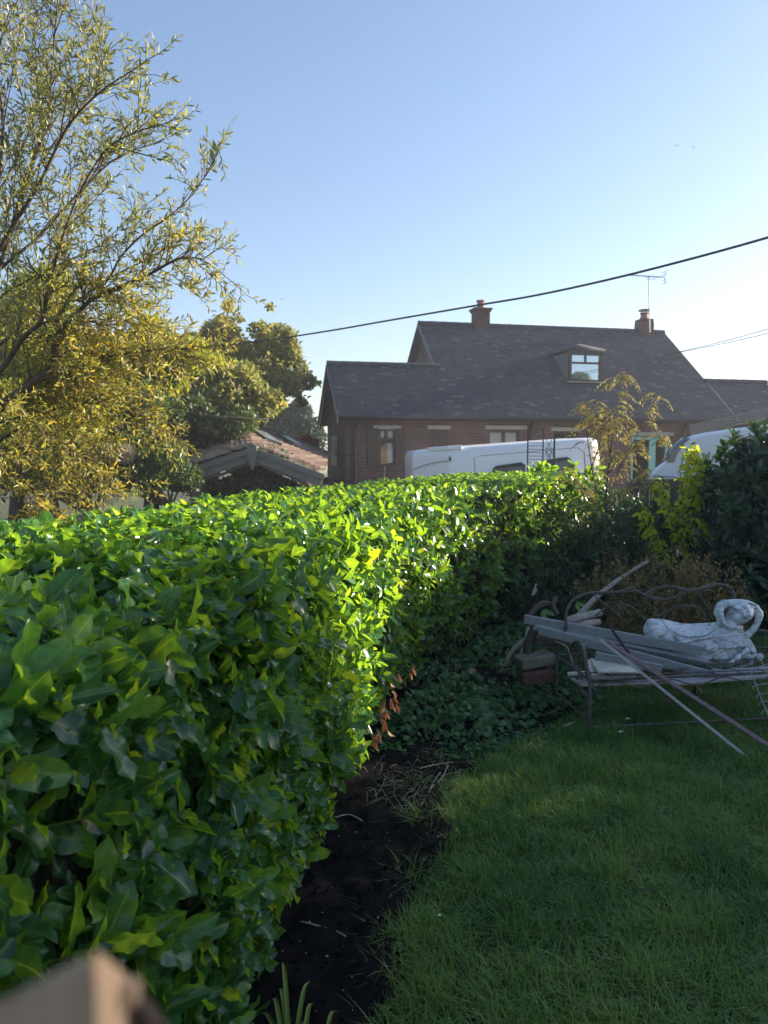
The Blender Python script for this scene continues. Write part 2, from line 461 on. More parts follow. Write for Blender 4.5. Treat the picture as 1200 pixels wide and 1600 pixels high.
# statue: chalky paint with dark cracks, darker carved grooves and worn patches
m, t, b = nodes('weathered white statue')
tc = N(t, 'ShaderNodeTexCoord')
n1 = N(t, 'ShaderNodeTexNoise'); n1.inputs['Scale'].default_value = 9; n1.inputs['Detail'].default_value = 10; n1.inputs['Roughness'].default_value = .7; n1.inputs['Distortion'].default_value = 1.5
mp = N(t, 'ShaderNodeMapping'); mp.inputs['Scale'].default_value = (1, 1, 2.6)
t.links.new(tc.outputs['Object'], mp.inputs[0]); t.links.new(mp.outputs[0], n1.inputs['Vector'])
c = ramp(t, [(0.28, (0.10, 0.11, 0.12)), (0.40, (0.42, 0.46, 0.48)), (0.5, (0.66, 0.70, 0.72)), (0.8, (0.78, 0.81, 0.82))], n1.outputs[0])
at = N(t, 'ShaderNodeAttribute', attribute_name='groove')
c = mixc(t, c, (0.10, 0.11, 0.12), at.outputs['Fac'])
t.links.new(c, b.inputs['Base Color']); b.inputs['Roughness'].default_value = .8
bp = N(t, 'ShaderNodeBump'); bp.inputs['Distance'].default_value = .004; bp.inputs['Strength'].default_value = .6
t.links.new(n1.outputs[0], bp.inputs['Height']); t.links.new(bp.outputs[0], b.inputs['Normal'])
M['statue'] = m

# ------------------------------------------------------------------ leaf templates and instancing
def leaf_template(nx=6, ny=4, width=0.42, fold=0.18, curl=0.12, wave=0.0, tip=1.0, cut=None, belly=0.9, twist=0.0, seed=0):
    r = np.random.default_rng(seed)
    V = []; mid = []
    ph = r.uniform(0, 6)
    tmax = cut if cut else 1.0
    for i in range(nx + 1):
        tt = i / nx * tmax
        wd = width * 0.5 * max(0.02, math.sin(math.pi * min(1, tt ** belly)) ** 0.52 if 0 < tt < 1 else 0.02)
        for j in range(ny + 1):
            a = -1 + 2 * j / ny
            y = a * wd
            x = tt
            if cut and i == nx: x += r.uniform(-.05, .05)
            z = fold * abs(a) * wd - curl * (tt ** 2) + wave * math.sin(tt * 14 + ph + (1.3 if a > 0 else 0)) * abs(a) * 0.06
            if twist: 
                ct, st = math.cos(twist * tt), math.sin(twist * tt)
                y, z = y * ct - z * st, y * st + z * ct
            V.append((x, y, z)); mid.append(abs(a))
    F = []
    for i in range(nx):
        for j in range(ny):
            p = i * (ny + 1) + j
            F.append((p, p + ny + 1, p + ny + 2, p + 1))
    return np.array(V), np.array(F), np.array(mid)

def ivy_template(seed=0):
    r = np.random.default_rng(seed)
    pts = [(0, 0), (.15, .32), (.38, .5), (.42, .26), (.75, .34), (.62, .15), (1.0, 0), (.62, -.15), (.75, -.34), (.42, -.26), (.38, -.5), (.15, -.32)]
    V = [(0.38, 0, 0.04)] + [(x, y, 0.04 * math.sin(5 * x + r.uniform(0, 3)) - .12 * y * y * 2 - .06 * x) for x, y in pts]
    n = len(pts)
    F = []
    for k in range(0, n, 2):
        F.append((0, 1 + k, 1 + (k + 1) % n, 1 + (k + 2) % n))
    mid = [0.0] + [1.0] * n
    return np.array(V, float), np.array(F), np.array(mid)

def place_leaves(templates, pos, L, Nn, size, tint):
    """returns V, F, attrs. L: length axis, Nn: leaf normal hint"""
    L = norm(L)
    W = norm(np.cross(Nn, L))
    Z = np.cross(L, W)
    n = len(pos)
    pick = rng.integers(0, len(templates), n)
    Vs, Fs, ti, mi = [], [], [], []
    off = 0
    for k, (tv, tf, tm) in enumerate(templates):
        idx = np.where(pick == k)[0]
        if len(idx) == 0: continue
        s = size[idx][:, None, None]
        v = (tv[None, :, 0:1] * L[idx][:, None, :] + tv[None, :, 1:2] * W[idx][:, None, :] + tv[None, :, 2:3] * Z[idx][:, None, :]) * s + pos[idx][:, None, :]
        Vs.append(v.reshape(-1, 3))
        f = tf[None] + (np.arange(len(idx)) * len(tv))[:, None, None] + off
        Fs.append(f.reshape(-1, tf.shape[1]))
        ti.append(np.repeat(tint[idx], len(tv)))
        mi.append(np.tile(tm, len(idx)))
        off += len(idx) * len(tv)
    return np.concatenate(Vs), np.concatenate(Fs), {'tint': np.concatenate(ti), 'mid': np.concatenate(mi)}

T_NEAR = [leaf_template(8, 4, .50, .35, .12, 1, seed=1), leaf_template(8, 4, .46, .6, .22, 1, seed=2), leaf_template(8, 4, .56, .15, .05, 1, seed=3), leaf_template(5, 4, .54, .2, .05, 1, cut=.55, seed=13), leaf_template(8, 4, .52, .2, .3, 1, seed=14),
          leaf_template(8, 4, .44, .5, .3, 1, twist=.6, seed=4), leaf_template(8, 4, .40, .9, .1, 1, twist=-.5, seed=5),
          leaf_template(6, 4, .5, .35, .1, 1, cut=.72, seed=6), leaf_template(8, 4, .48, .3, -.12, 1, seed=8), leaf_template(6, 4, .46, .5, .2, 1, cut=.6, seed=7)]
T_MID = [leaf_template(4, 2, .46, .4, .15, seed=1), leaf_template(4, 2, .5, .2, .05, seed=2), leaf_template(4, 2, .42, .6, .25, seed=3), leaf_template(3, 2, .5, .3, .1, cut=.75, seed=4)]
T_WILLOW = [leaf_template(3, 2, .22, .3, .15), leaf_template(3, 2, .26, .2, .3), leaf_template(3, 2, .2, .5, -.1)]
T_BLOB = [leaf_template(2, 2, .75, .3, .15), leaf_template(2, 2, .6, .5, .2)]
T_LONG = [leaf_template(5, 2, .3, .3, .12), leaf_template(5, 2, .34, .5, .3), leaf_template(5, 2, .28, .2, 0)]
T_IVY = [ivy_template(1), ivy_template(2), ivy_template(3)]

def shoots(pos, nrm, leaves=6, length=0.12, size=0.10, up=0.5, spread=0.9, tintf=None, size_var=.3):
    """leafy shoots: returns leaf arrays and list of stems (start, dir, len)"""
    n = len(pos)
    d = norm(nrm * 0.8 + np.array([0, 0, up]) + rand_dirs(n) * 0.55)
    a = norm(np.cross(d, rand_dirs(n)))
    b = np.cross(d, a)
    ph0 = rng.uniform(0, 6.28, n)
    PP, LL, NN, SS, TT = [], [], [], [], []
    base_t = rng.random(n)
    for k in range(leaves):
        f = (k + 0.4) / leaves
        ph = ph0 + k * 2.4 + rng.normal(0, .3, n)
        rad = a * np.cos(ph)[:, None] + b * np.sin(ph)[:, None]
        p = pos + d * (length * f)[..., None] if hasattr(length, '__len__') else pos + d * (length * f)
        tiltv = spread * (1.15 - 0.75 * f) * rng.uniform(.7, 1.3, n)
        L = norm(d + rad * tiltv[:, None] * 1.4 + rand_dirs(n) * .25)
        NNk = norm(d * 1.0 - rad * 0.2 + nrm * .35 + rand_dirs(n) * .35)
        PP.append(p); LL.append(L); NN.append(NNk)
        SS.append(size * rng.uniform(1 - size_var, 1 + size_var, n) * (0.75 if k == leaves - 1 else 1))
        t = np.clip(base_t * .45 + rng.random(n) * .35 + .22 * f ** 2, 0, 1)
        TT.append(t)
    pos_ = np.concatenate(PP); t = np.concatenate(TT)
    if tintf is not None: t = tintf(pos_, t)
    return pos_, np.concatenate(LL), np.concatenate(NN), np.concatenate(SS), t, (pos, d)

def np_tubes(name, starts, dirs, length, r, mat, parent, bend=0.0):
    """many small tapered three-sided stems in one mesh"""
    n = len(starts)
    a = norm(np.cross(dirs, rand_dirs(n))); b = np.cross(dirs, a)
    Vs = []
    bd = rand_dirs(n) * bend
    length = np.broadcast_to(np.asarray(length, float), (n,))[:, None]
    r = np.broadcast_to(np.asarray(r, float), (n,))[:, None]
    for k, f in enumerate((0, .5, 1)):
        c = starts + dirs * length * f + bd * length * f * f
        rr = r * (1 - .6 * f)
        for j in range(3):
            an = 2.094 * j
            Vs.append(c + (a * math.cos(an) + b * math.sin(an)) * rr)
    V = np.stack(Vs, 1)  # n,9,3
    base = np.array([[0,1,4,3],[1,2,5,4],[2,0,3,5],[3,4,7,6],[4,5,8,7],[5,3,6,8]])
    F = base[None] + (np.arange(n) * 9)[:, None, None]
    return np_mesh(name, V.reshape(-1, 3), F.reshape(-1, 4), mat, parent)

def crown_points(clumps, n, shell=0.55):
    """points and outward normals through a set of ellipsoidal clumps [(centre, (rx,ry,rz))]"""
    C = np.array([list(c) for c, r in clumps]); Rr = np.array([list(r) if hasattr(r, '__len__') else [r]*3 for c, r in clumps])
    wgt = (Rr.prod(1)) ** (2/3); wgt /= wgt.sum()
    k = rng.choice(len(C), n, p=wgt)
    d = rand_dirs(n)
    rad = shell + (1.03 - shell) * rng.random(n) ** .6
    bump = 1 + .22 * (vnoise(d * 2 + C[k], 1.7, 3) - .5) * 2
    p = C[k] + d * Rr[k] * (rad * bump)[:, None]
    return p, norm(d / Rr[k])

def crown(name, clumps, n, mat, parent, size, templates=T_BLOB, shell=.5, tintf=None, droop=0.0):
    p, nr = crown_points(clumps, n, shell)
    L = norm(nr * .5 + rand_dirs(n) * .9 + np.array([0, 0, -droop]))
    Nn = norm(nr * .6 + rand_dirs(n) * .8 + np.array([0, 0, .4]))
    t = np.clip(rng.random(n) * .6 + vnoise(p, 1.3 / max(.2, size * 8), 5) * .55 - .05, 0, 1)
    if tintf is not None: t = tintf(p, t)
    V, F, A = place_leaves(templates, p, L, Nn, size * rng.uniform(.6, 1.35, n), t)
    return np_mesh(name, V, F, mat, parent, A)

def in_view(p, margin=60):
    """keeps points the photograph's frame (plus a margin) could show"""
    rel = p - np.array(CAM)
    c, s = math.cos(PITCH), math.sin(PITCH)
    z = rel[:, 1] * c - rel[:, 2] * s
    u = rel[:, 1] * s + rel[:, 2] * c
    x = rel[:, 0] / z * FPX + 600
    y = 800 - u / z * FPX
    return (z > 0.1) & (x > -margin) & (x < 1200 + margin) & (y > -margin) & (y < 1600 + margin)

def trunk(base, top, r0, r1, mat, parent, limbs=6, seed=0, spread=.8, lean=None):
    r = random.Random(seed)
    base = Vector(base); top = Vector(top)
    H = (top - base).length
    mb = MB()
    pts = []
    for i in range(7):
        f = i / 6
        pts.append(base.lerp(top, f) + Vector((r.uniform(-1, 1), r.uniform(-1, 1), 0)) * .03 * H * math.sin(math.pi * f))
    mb.tube(pts, [r0 + (r1 - r0) * i / 6 for i in range(7)], 8)
    for k in range(limbs):
        f = .3 + .6 * k / max(1, limbs)
        p = base.lerp(top, f)
        a = r.uniform(0, 6.28)
        d = Vector((math.cos(a), math.sin(a), .7 + r.random() * .5)).normalized()
        l = H * spread * (.45 - .25 * f) * 1.4
        q = [p, p + d * l * .4 + Vector((0, 0, .02 * H)), p + d * l * .75 + Vector((0, 0, .05 * H)), p + d * l + Vector((0, 0, .12 * H))]
        rr = (r0 + (r1 - r0) * f) * .55
        mb.tube(smooth_path(q, 3), [rr * (1 - .8 * i / 9) for i in range(10)], 5)
    return mb.build('trunk', mat, parent, smooth=True)

# ================================================================== GROUND
mb = MB()
mb.add([(-400, -60, -0.012), (400, -60, -0.012), (400, 900, -0.012), (-400, 900, -0.012)], [(0, 1, 2, 3)])
tag(mb.build('ground', M['field']), kind='structure')
mb = MB()
mb.add([(-1.5, 10.2, -0.006), (30, 10.2, -0.006), (30, 18.5, -0.006), (-1.5, 18.5, -0.006)], [(0, 1, 2, 3)])
tag(mb.build('driveway', M['gravel']), kind='structure')

# edge between soil bed and lawn, taken on the ground
EDGE_PX = [(585, 1750), (600, 1600), (612, 1470), (640, 1400), (690, 1345), (705, 1310), (680, 1262), (700, 1225), (760, 1190), (830, 1150), (880, 1130), (900, 1110)]
EDGE = np.array([[G(x, y).x, G(x, y).y] for x, y in EDGE_PX])
EDGE = np.vstack([[EDGE[0, 0] - .1, -2.0], EDGE])
def edge_x(y):
    return np.interp(y, EDGE[:, 1], EDGE[:, 0])

# lawn sheet
ys = np.linspace(-2, 6.4, 60)
V = []; F = []
for i, y in enumerate(ys):
    V += [(edge_x(y), y, 0.0), (14.0, y, 0.0)]
    if i: F.append((2*i-2, 2*i-1, 2*i+1, 2*i))
tag(np_mesh('lawn', V, F, M['turf'], smooth=False), kind='structure')

# soil bed, lumpy
nx_, ny_ = 150, 420
gx = np.linspace(-1.0, 2.6, nx_); gy = np.linspace(-1.0, 9.0, ny_)
X, Y = np.meshgrid(gx, gy)
pts = np.stack([X.ravel(), Y.ravel()], 1)
z = .004 + .035 * vnoise(pts, 5, 1) + .026 * vnoise(pts, 16, 2) + .022 * vnoise(pts, 38, 3)
ex = edge_x(pts[:, 1])
z = np.where(pts[:, 0] > ex, np.maximum(-.05, z - (pts[:, 0] - ex) * 1.0), z)
z = z * 1.0
F = []
idx = np.arange(nx_ * ny_).reshape(ny_, nx_)
F = np.stack([idx[:-1, :-1], idx[:-1, 1:], idx[1:, 1:], idx[1:, :-1]], -1).reshape(-1, 4)
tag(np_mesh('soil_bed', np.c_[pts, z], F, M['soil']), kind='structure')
def soil_z(p):
    return .004 + .035 * vnoise(p, 5, 1) + .026 * vnoise(p, 16, 2) + .022 * vnoise(p, 38, 3)

# crumbs of soil and pale chips
n = 5200
p = np.stack([rng.uniform(-.75, 1.1, n), 1.5 + 4 * rng.random(n) ** 1.3], 1)
keep = (p[:, 0] < edge_x(p[:, 1]) + .05); p = p[keep]; n = len(p)
def chips(name, p, size, mat, flat=.6):
    n = len(p)
    base = np.array([(1,0,0),(-.5,.87,0),(-.5,-.87,0),(0.1,0,1),(0,0.1,-1)], float)
    F0 = np.array([(0,1,3),(1,2,3),(2,0,3),(1,0,4),(2,1,4),(0,2,4)])
    s = size[:, None, None] * rng.uniform(.6, 1.4, (n, 5, 1))
    an = rng.uniform(0, 6.28, n); c, s_ = np.cos(an), np.sin(an)
    v = base[None] * np.array([1, .7, flat]) * s
    vx = v[..., 0] * c[:, None] - v[..., 1] * s_[:, None]; vy = v[..., 0] * s_[:, None] + v[..., 1] * c[:, None]
    v = np.stack([vx, vy, v[..., 2]], -1)
    z = soil_z(p) + size * .3
    v = v + np.c_[p, z][:, None, :]
    return np_mesh(name, v.reshape(-1, 3), (F0[None] + (np.arange(n) * 5)[:, None, None]).reshape(-1, 3), mat, smooth=False)
tag(chips('soil_crumbs', p, .003 + .014 * rng.random(n) ** 3, M['soil']), 'dark crumbs of loose soil scattered over the bare bed', 'soil', kind='stuff')
k = rng.choice(n, 620, replace=False)
tag(chips('wood_chips', p[k] + rng.normal(0, .01, (620, 2)), .0022 + .0055 * rng.random(620) ** 3, M['pebble'], .35), 'tiny pale chips and bits lying on the dark soil bed', 'chips', kind='stuff')

# dead stalks lying at the foot of the hedge and in the ivy
mb = MB()
r_ = random.Random(3)
for k in range(110):
    if k < 60:
        a = G(r_.uniform(540, 700), r_.uniform(1195, 1290))
    else:
        a = G(r_.uniform(640, 850), r_.uniform(1130, 1190))
    an = r_.uniform(-.9, .9) + (0 if r_.random() < .7 else 1.5)
    l = r_.uniform(.05, .24)
    pts_ = []
    for i in range(5):
        f = i / 4
        pts_.append(a + Vector((math.cos(an + f * .6) * l * f, math.sin(an + f * .9) * l * f, .03 + .05 * math.sin(math.pi * f) * r_.random() + .012 * r_.random())))
    mb.tube(pts_, r_.uniform(.0007, .0014), 3)
tag(mb.build('dead_stalks', M['deadwood']), 'tangle of thin dry stalks lying between soil and ivy', 'dry stalks', kind='stuff')
root_spec = [([(657,1278),(672,1250),(690,1232),(700,1210)], 'long pale root bent across the soil below the ivy clump'),
             ([(655,1216),(690,1208),(735,1204),(745,1206)], 'pale twig lying level in the ivy patch'),
             ([(668,1262),(676,1240),(688,1222)], 'short thin root beside the long one on the soil'),
             ([(470,1462),(500,1470),(525,1478),(540,1486)], 'thin dark twig on the soil near the hedge foot'),
             ([(524,1295),(545,1290),(566,1300)], 'small curved twig at the edge of the hedge')]
for pxs, lab in root_spec:
    q = [G(x, y) + Vector((0, 0, .05)) for x, y in pxs]
    o = MB().tube(smooth_path(q, 4), .0028, 5).build('twig', M['deadwood'], smooth=True)
    tag(o, lab, 'twig', 'twigs and roots on the soil bed')
# grass blades
def blades(name, p, length, width, lean, tint, mat=M['grass'], z0=0.0):
    n = len(p)
    an = rng.uniform(0, 6.28, n)
    d = np.stack([np.cos(an), np.sin(an)], 1) * lean[:, None]
    wv = np.stack([-np.sin(an + rng.normal(0, .6, n)), np.cos(an), np.zeros(n)], 1)
    wv = norm(wv)
    Vs = []
    for f, wf in ((0, 1), (.4, .85), (.75, .55), (1.0, .08)):
        c = np.stack([p[:, 0] + d[:, 0] * length * f * f * 1.1, p[:, 1] + d[:, 1] * length * f * f * 1.1, z0 + length * (f - .38 * np.minimum(1, lean) * f * f)], 1)
        Vs.append(c - wv * (width * wf / 2)[:, None]); Vs.append(c + wv * (width * wf / 2)[:, None])
    V = np.stack(Vs, 1).reshape(-1, 3)
    F0 = np.array([(0,1,3,2),(2,3,5,4),(4,5,7,6)])
    F = (F0[None] + (np.arange(n) * 8)[:, None, None]).reshape(-1, 4)
    return np_mesh(name, V, F, mat, attrs={'tint': np.repeat(tint, 8), 'mid': np.ones(n * 8)})
n = 330000
yy = 1.45 + 5.3 * rng.random(n) ** 1.5
xx = rng.uniform(-.25, 5.0, n)
p = np.stack([xx, yy], 1)
ed = p[:, 0] - edge_x(p[:, 1])
jag = (vnoise(p, 7, 11) - .5) * .16 + (vnoise(p, 22, 12) - .5) * .08
keep = (ed > jag) & ((p[:, 0] < p[:, 1] * .56 + .15) | (rng.random(n) < .45))
patch = vnoise(p, 2.2, 21) * .5 + vnoise(p, 6, 22) * .5
keep &= rng.random(n) < np.clip(.35 + patch * 1.1, 0, 1)
keep &= rng.random(n) < np.clip(1.15 - (p[:, 1] - 5.3) * .8, 0, 1)
p = p[keep]; n = len(p); patch = patch[keep]; ed = ed[keep]
t = np.clip(.05 + .55 * vnoise(p, 3.1, 25) + .25 * vnoise(p, 14, 26) + .5 * (rng.random(n) - .4), 0, .93)
dry = rng.random(n) < .03; t[dry] = rng.uniform(.93, 1, dry.sum())
tuft = vnoise(p, 9, 31)
ln = (.022 + .055 * tuft + .026 * rng.random(n)) * (1 + .25 * patch)
tag(blades('grass', p, ln, rng.uniform(.0022, .0048, n), rng.gamma(2.2, .32, n), t), 'long uncut lawn grass, dark green, with ragged edge towards the soil', 'grass', kind='stuff')
# flattened dry wisps over the edge, tufts growing in the soil
tc_ = [G(x, y) for x, y in [(650,1290),(665,1300),(640,1380),(625,1480),(655,1240),(720,1250),(618,1530),(700,1290),(690,1200)]]
pp = np.concatenate([np.array([[c.x, c.y]]) + rng.normal(0, .03, (90, 2)) for c in tc_])
tag(blades('grass_tufts', pp, rng.uniform(.05, .13, len(pp)), rng.uniform(.002, .004, len(pp)), rng.gamma(3, .3, len(pp)), rng.uniform(.3, .95, len(pp))), 'loose grass tufts reaching out over the soil', 'grass', kind='stuff')

# broader weedy blades among the grass, and a couple of things lying on it
m_ = 9000
q9 = np.stack([rng.uniform(.2, 3.6, m_), 1.5 + 4 * rng.random(m_) ** 1.3], 1)
q9 = q9[(q9[:, 0] > edge_x(q9[:, 1]) + .02) & (vnoise(q9, 3.3, 71) > .5) & (q9[:, 0] < q9[:, 1] * .56 + .1)]
tag(blades('lawn_weeds', q9, rng.uniform(.02, .06, len(q9)), rng.uniform(.005, .010, len(q9)), rng.gamma(3, .4, len(q9)), rng.uniform(.3, .9, len(q9))), 'broader weedy blades mixed into the lawn', 'weeds', kind='stuff')
for pxs, lab in (([(998, 1412), (1025, 1413), (1052, 1406), (1078, 1396)], 'thin dark twig lying in the middle of the lawn'),):
    tag(MB().tube(smooth_path([G(x, y) + Vector((0, 0, .055)) for x, y in pxs], 4), .0018, 5).build('twig', M['bark'], smooth=True), lab, 'twig', 'twigs and roots on the soil bed')
# white scraps lying in the grass
for i, (x, y, lab) in enumerate([(980, 1139, 'white scrap in the grass under the bench, nearer the rail'), (969, 1160, 'white scrap in the grass in front of the bench'),
                                 (686, 1457, 'small white petal on the lawn edge beside the soil'), (560, 1527, 'small pale petal on the bare soil near the strappy plant')]):
    c = G(x, y) + Vector((0, 0, .06 if i < 3 else .045))
    mb = MB(); s = .016 if i < 2 else .008
    mb.add([c + Vector(v) * s for v in [(-1,0,0),(0,-.7,.2),(1,0,.1),(.2,.8,.3),(-.6,.5,-.1),(0,0,.5)]], [(0,1,5),(1,2,5),(2,3,5),(3,4,5),(4,0,5)])
    tag(mb.build('petal', M['white_petal']), lab, 'petal', 'white scraps on the ground')

# ================================================================== CLIPPED LAUREL HEDGE
HC = [(-1.0, -2.0), (-.82, -1), (-.475, 1.0), (-.315, 2), (-.18, 3.1), (-.02, 4.15), (.28, 5.2), (.76, 6.25), (1.5, 7.35), (2.35, 8.35)]
hp = np.array([list(v)[:2] for v in smooth_path([(x, y, 0) for x, y in HC], 24)])
seg = np.linalg.norm(np.diff(hp, axis=0), axis=1); cum = np.concatenate([[0], np.cumsum(seg)]); HL = cum[-1]
tg = norm(np.gradient(hp, axis=0)); hn = np.stack([tg[:, 1], -tg[:, 0]], 1)   # normal towards the lawn
def hedge_at(s):
    x = np.interp(s, cum, hp[:, 0]); y = np.interp(s, cum, hp[:, 1])
    nx = np.interp(s, cum, hn[:, 0]); ny = np.interp(s, cum, hn[:, 1])
    return x, y, nx, ny
HT = 1.325; RC = .10; HWID = 1.15; ZB = .10
LS, LA, LT = HT - RC - ZB, RC * math.pi / 2, HWID - 2 * RC
def hedge_surface(s, u, inset=0.0):
    """s along, u round the profile -> point, normal"""
    x, y, nx, ny = hedge_at(s)
    off = np.zeros_like(u); z = np.zeros_like(u); no = np.zeros_like(u); nz = np.zeros_like(u)
    a = u < LS
    off[a] = 0; z[a] = ZB + u[a]; no[a] = 1
    b = (u >= LS) & (u < LS + LA)
    an = (u[b] - LS) / RC
    off[b] = -RC + RC * np.cos(an); z[b] = HT - RC + RC * np.sin(an); no[b] = np.cos(an); nz[b] = np.sin(an)
    c = (u >= LS + LA) & (u < LS + LA + LT)
    off[c] = -RC - (u[c] - LS - LA); z[c] = HT; nz[c] = 1
    d = (u >= LS + LA + LT) & (u < LS + 2 * LA + LT)
    an = (u[d] - LS - LA - LT) / RC
    off[d] = -HWID + RC - RC * np.sin(an); z[d] = HT - RC + RC * np.cos(an); no[d] = -np.sin(an); nz[d] = np.cos(an)
    e = u >= LS + 2 * LA + LT
    off[e] = -HWID; z[e] = HT - RC - (u[e] - LS - 2 * LA - LT); no[e] = -1
    # slight inward taper near the foot, top rises gently with distance
    off = off - .10 * np.clip((.4 - z) / .4, 0, 1) ** 1.5
    z = z + np.clip(s - 7.0, 0, 5) * .018
    bump = (vnoise(np.stack([s * 2.2, u * 2.2], 1), 1.0, 41) - .5) * .10 + (vnoise(np.stack([s, u], 1), 6.0, 42) - .5) * .05
    bump = np.where(nz > .7, bump * .35, bump)
    off = off + (bump - inset) * no; z = z + (bump - inset) * nz
    p = np.stack([x + nx * off, y + ny * off, z], 1)
    nr = norm(np.stack([nx * no, ny * no, nz], 1))
    return p, nr
UT = 2 * LS + 2 * LA + LT
hedge = empty('clipped_hedge', (-.36, 2, 0))
tag(hedge, 'long clipped laurel hedge with big glossy leaves running from the foreground towards the house', 'hedge')
hinv = np.array([.36, -2, 0])
def addhedge(name, V, F, mat, A=None, smooth=True):
    return np_mesh(name, np.asarray(V) + hinv, F, mat, hedge, A, smooth)
# inner twiggy mass
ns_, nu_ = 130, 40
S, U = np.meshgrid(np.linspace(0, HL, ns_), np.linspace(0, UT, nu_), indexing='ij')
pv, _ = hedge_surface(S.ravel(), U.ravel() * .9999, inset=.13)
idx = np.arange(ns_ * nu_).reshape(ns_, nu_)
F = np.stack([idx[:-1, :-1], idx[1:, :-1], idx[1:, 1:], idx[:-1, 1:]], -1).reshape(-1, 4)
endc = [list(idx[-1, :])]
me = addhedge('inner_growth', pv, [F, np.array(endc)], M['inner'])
def hedge_leaves(s0, s1, dens, leaves, size, length, tmpl, nm, umax, u0=0.0, inset=.0):
    area = (s1 - s0) * (umax - u0)
    n = int(area * dens)
    s = rng.uniform(s0, s1, n); u = rng.uniform(u0, umax, n)
    ins = np.where(rng.random(n) < .45, .13, .06) + rng.normal(0, .012, n) + inset
    pos = np.zeros((n, 3)); nr = np.zeros((n, 3))
    pos, nr = hedge_surface(s, u, 0.0)
    pos = pos - nr * ins[:, None]
    k = in_view(pos, 160); pos, nr = pos[k], nr[k]
    P_, L_, N_, S_, T_, st = shoots(pos, nr, leaves, length, size, up=.30, spread=1.35)
    # clipped surface: pull anything that stands too far out back in
    V, F, A = place_leaves(tmpl, P_, L_, N_, S_, T_)
    lim = HT + .036 + np.clip(V[:, 1] - 6.0, 0, 5) * .018 + .03 * vnoise(V[:, :2], 9, 77)
    over = V[:, 2] > lim
    V[over, 2] = lim[over] + (V[over, 2] - lim[over]) * .22
    addhedge(nm, V, F, M['laurel'], A)
    return st
umax_near = LS + LA + LT + LA + .15
hedge_leaves(2.2, 5.2, 150, 6, .088, .07, T_NEAR, 'foliage', umax_near, inset=.05)
st1 = hedge_leaves(2.2, 4.9, 230, 6, .084, .075, T_NEAR, 'foliage', umax_near)
st2 = hedge_leaves(4.9, 7.4, 210, 6, .078, .07, T_MID, 'foliage', umax_near)
st3 = hedge_leaves(7.4, HL, 190, 6, .076, .075, T_MID, 'foliage', umax_near)
# foot of the hedge: lower, sparser shoots
# end face of the hedge
n = 260
x_, y_, nx__, ny__ = hedge_at(np.full(n, HL - .02))
tx, ty = tg[-1]
w_ = rng.uniform(-.95, -.0, n); zz = rng.uniform(.15, 1.45, n)
pe = np.stack([x_ + nx__ * w_ + tx * 0.0, y_ + ny__ * w_ + ty * 0.0, zz], 1)
P_, L_, N_, S_, T_, st4 = shoots(pe, np.tile([[tx, ty, 0]], (n, 1)), 6, .08, .085)
V, F, A = place_leaves(T_MID, P_, L_, N_, S_, T_)
addhedge('foliage', V, F, M['laurel'], A)
ss = np.concatenate([st1[0], st2[0]]); dd = np.concatenate([st1[1], st2[1]])
o = np_tubes('stem', ss - dd * .06 + hinv, dd, .15, .0028, M['laurel_stem'], hedge, .02)
# thick inner branches with cut ends, seen through gaps
sb = rng.uniform(2.3, 7.5, 240); ub = rng.uniform(.1, LS + LA + LT * .8, 240)
pb, nb = hedge_surface(sb, ub, .16)
db = norm(nb + rand_dirs(240) * .5 + np.array([0, 0, .5]))
o = np_tubes('branch', pb + hinv, db, rng.uniform(.1, .17, 240), rng.uniform(.004, .008, 240), M['bark'], hedge, .02)
for o in hedge.children:
    if o.name.startswith(('branch', 'stem')): o['kind'] = 'stuff'
# withered leaves hanging on the lawn side
wl = [P(612, 1062, 3.75), P(618, 1080, 3.7), P(612, 1095, 3.68), P(606, 1108, 3.66), P(598, 1128, 3.64), P(590, 1140, 3.62), P(622, 1050, 3.78), P(608, 1090, 3.66), P(600, 1118, 3.64), P(585, 1150, 3.6), P(646, 1040, 3.9)]
pw = np.array([list(v) for v in wl]); pw = np.repeat(pw, 3, 0) + rng.normal(0, .012, (len(wl) * 3, 3)) + np.array([.0, -.03, 0])
n = len(pw)
Lw = norm(np.array([0, 0, -1.0]) + rand_dirs(n) * .45)
V, F, A = place_leaves([leaf_template(6, 4, .4, 1.3, .4, twist=1.2, seed=3), leaf_template(6, 4, .35, 1.6, -.3, twist=-1.0, seed=4)], pw, Lw, norm(rand_dirs(n) + np.array([.5, -1, 0])), np.full(n, .048) * rng.uniform(.7, 1.2, n), rng.random(n))
addhedge('withered_leaves', V, F, M['brown_leaf'], A)

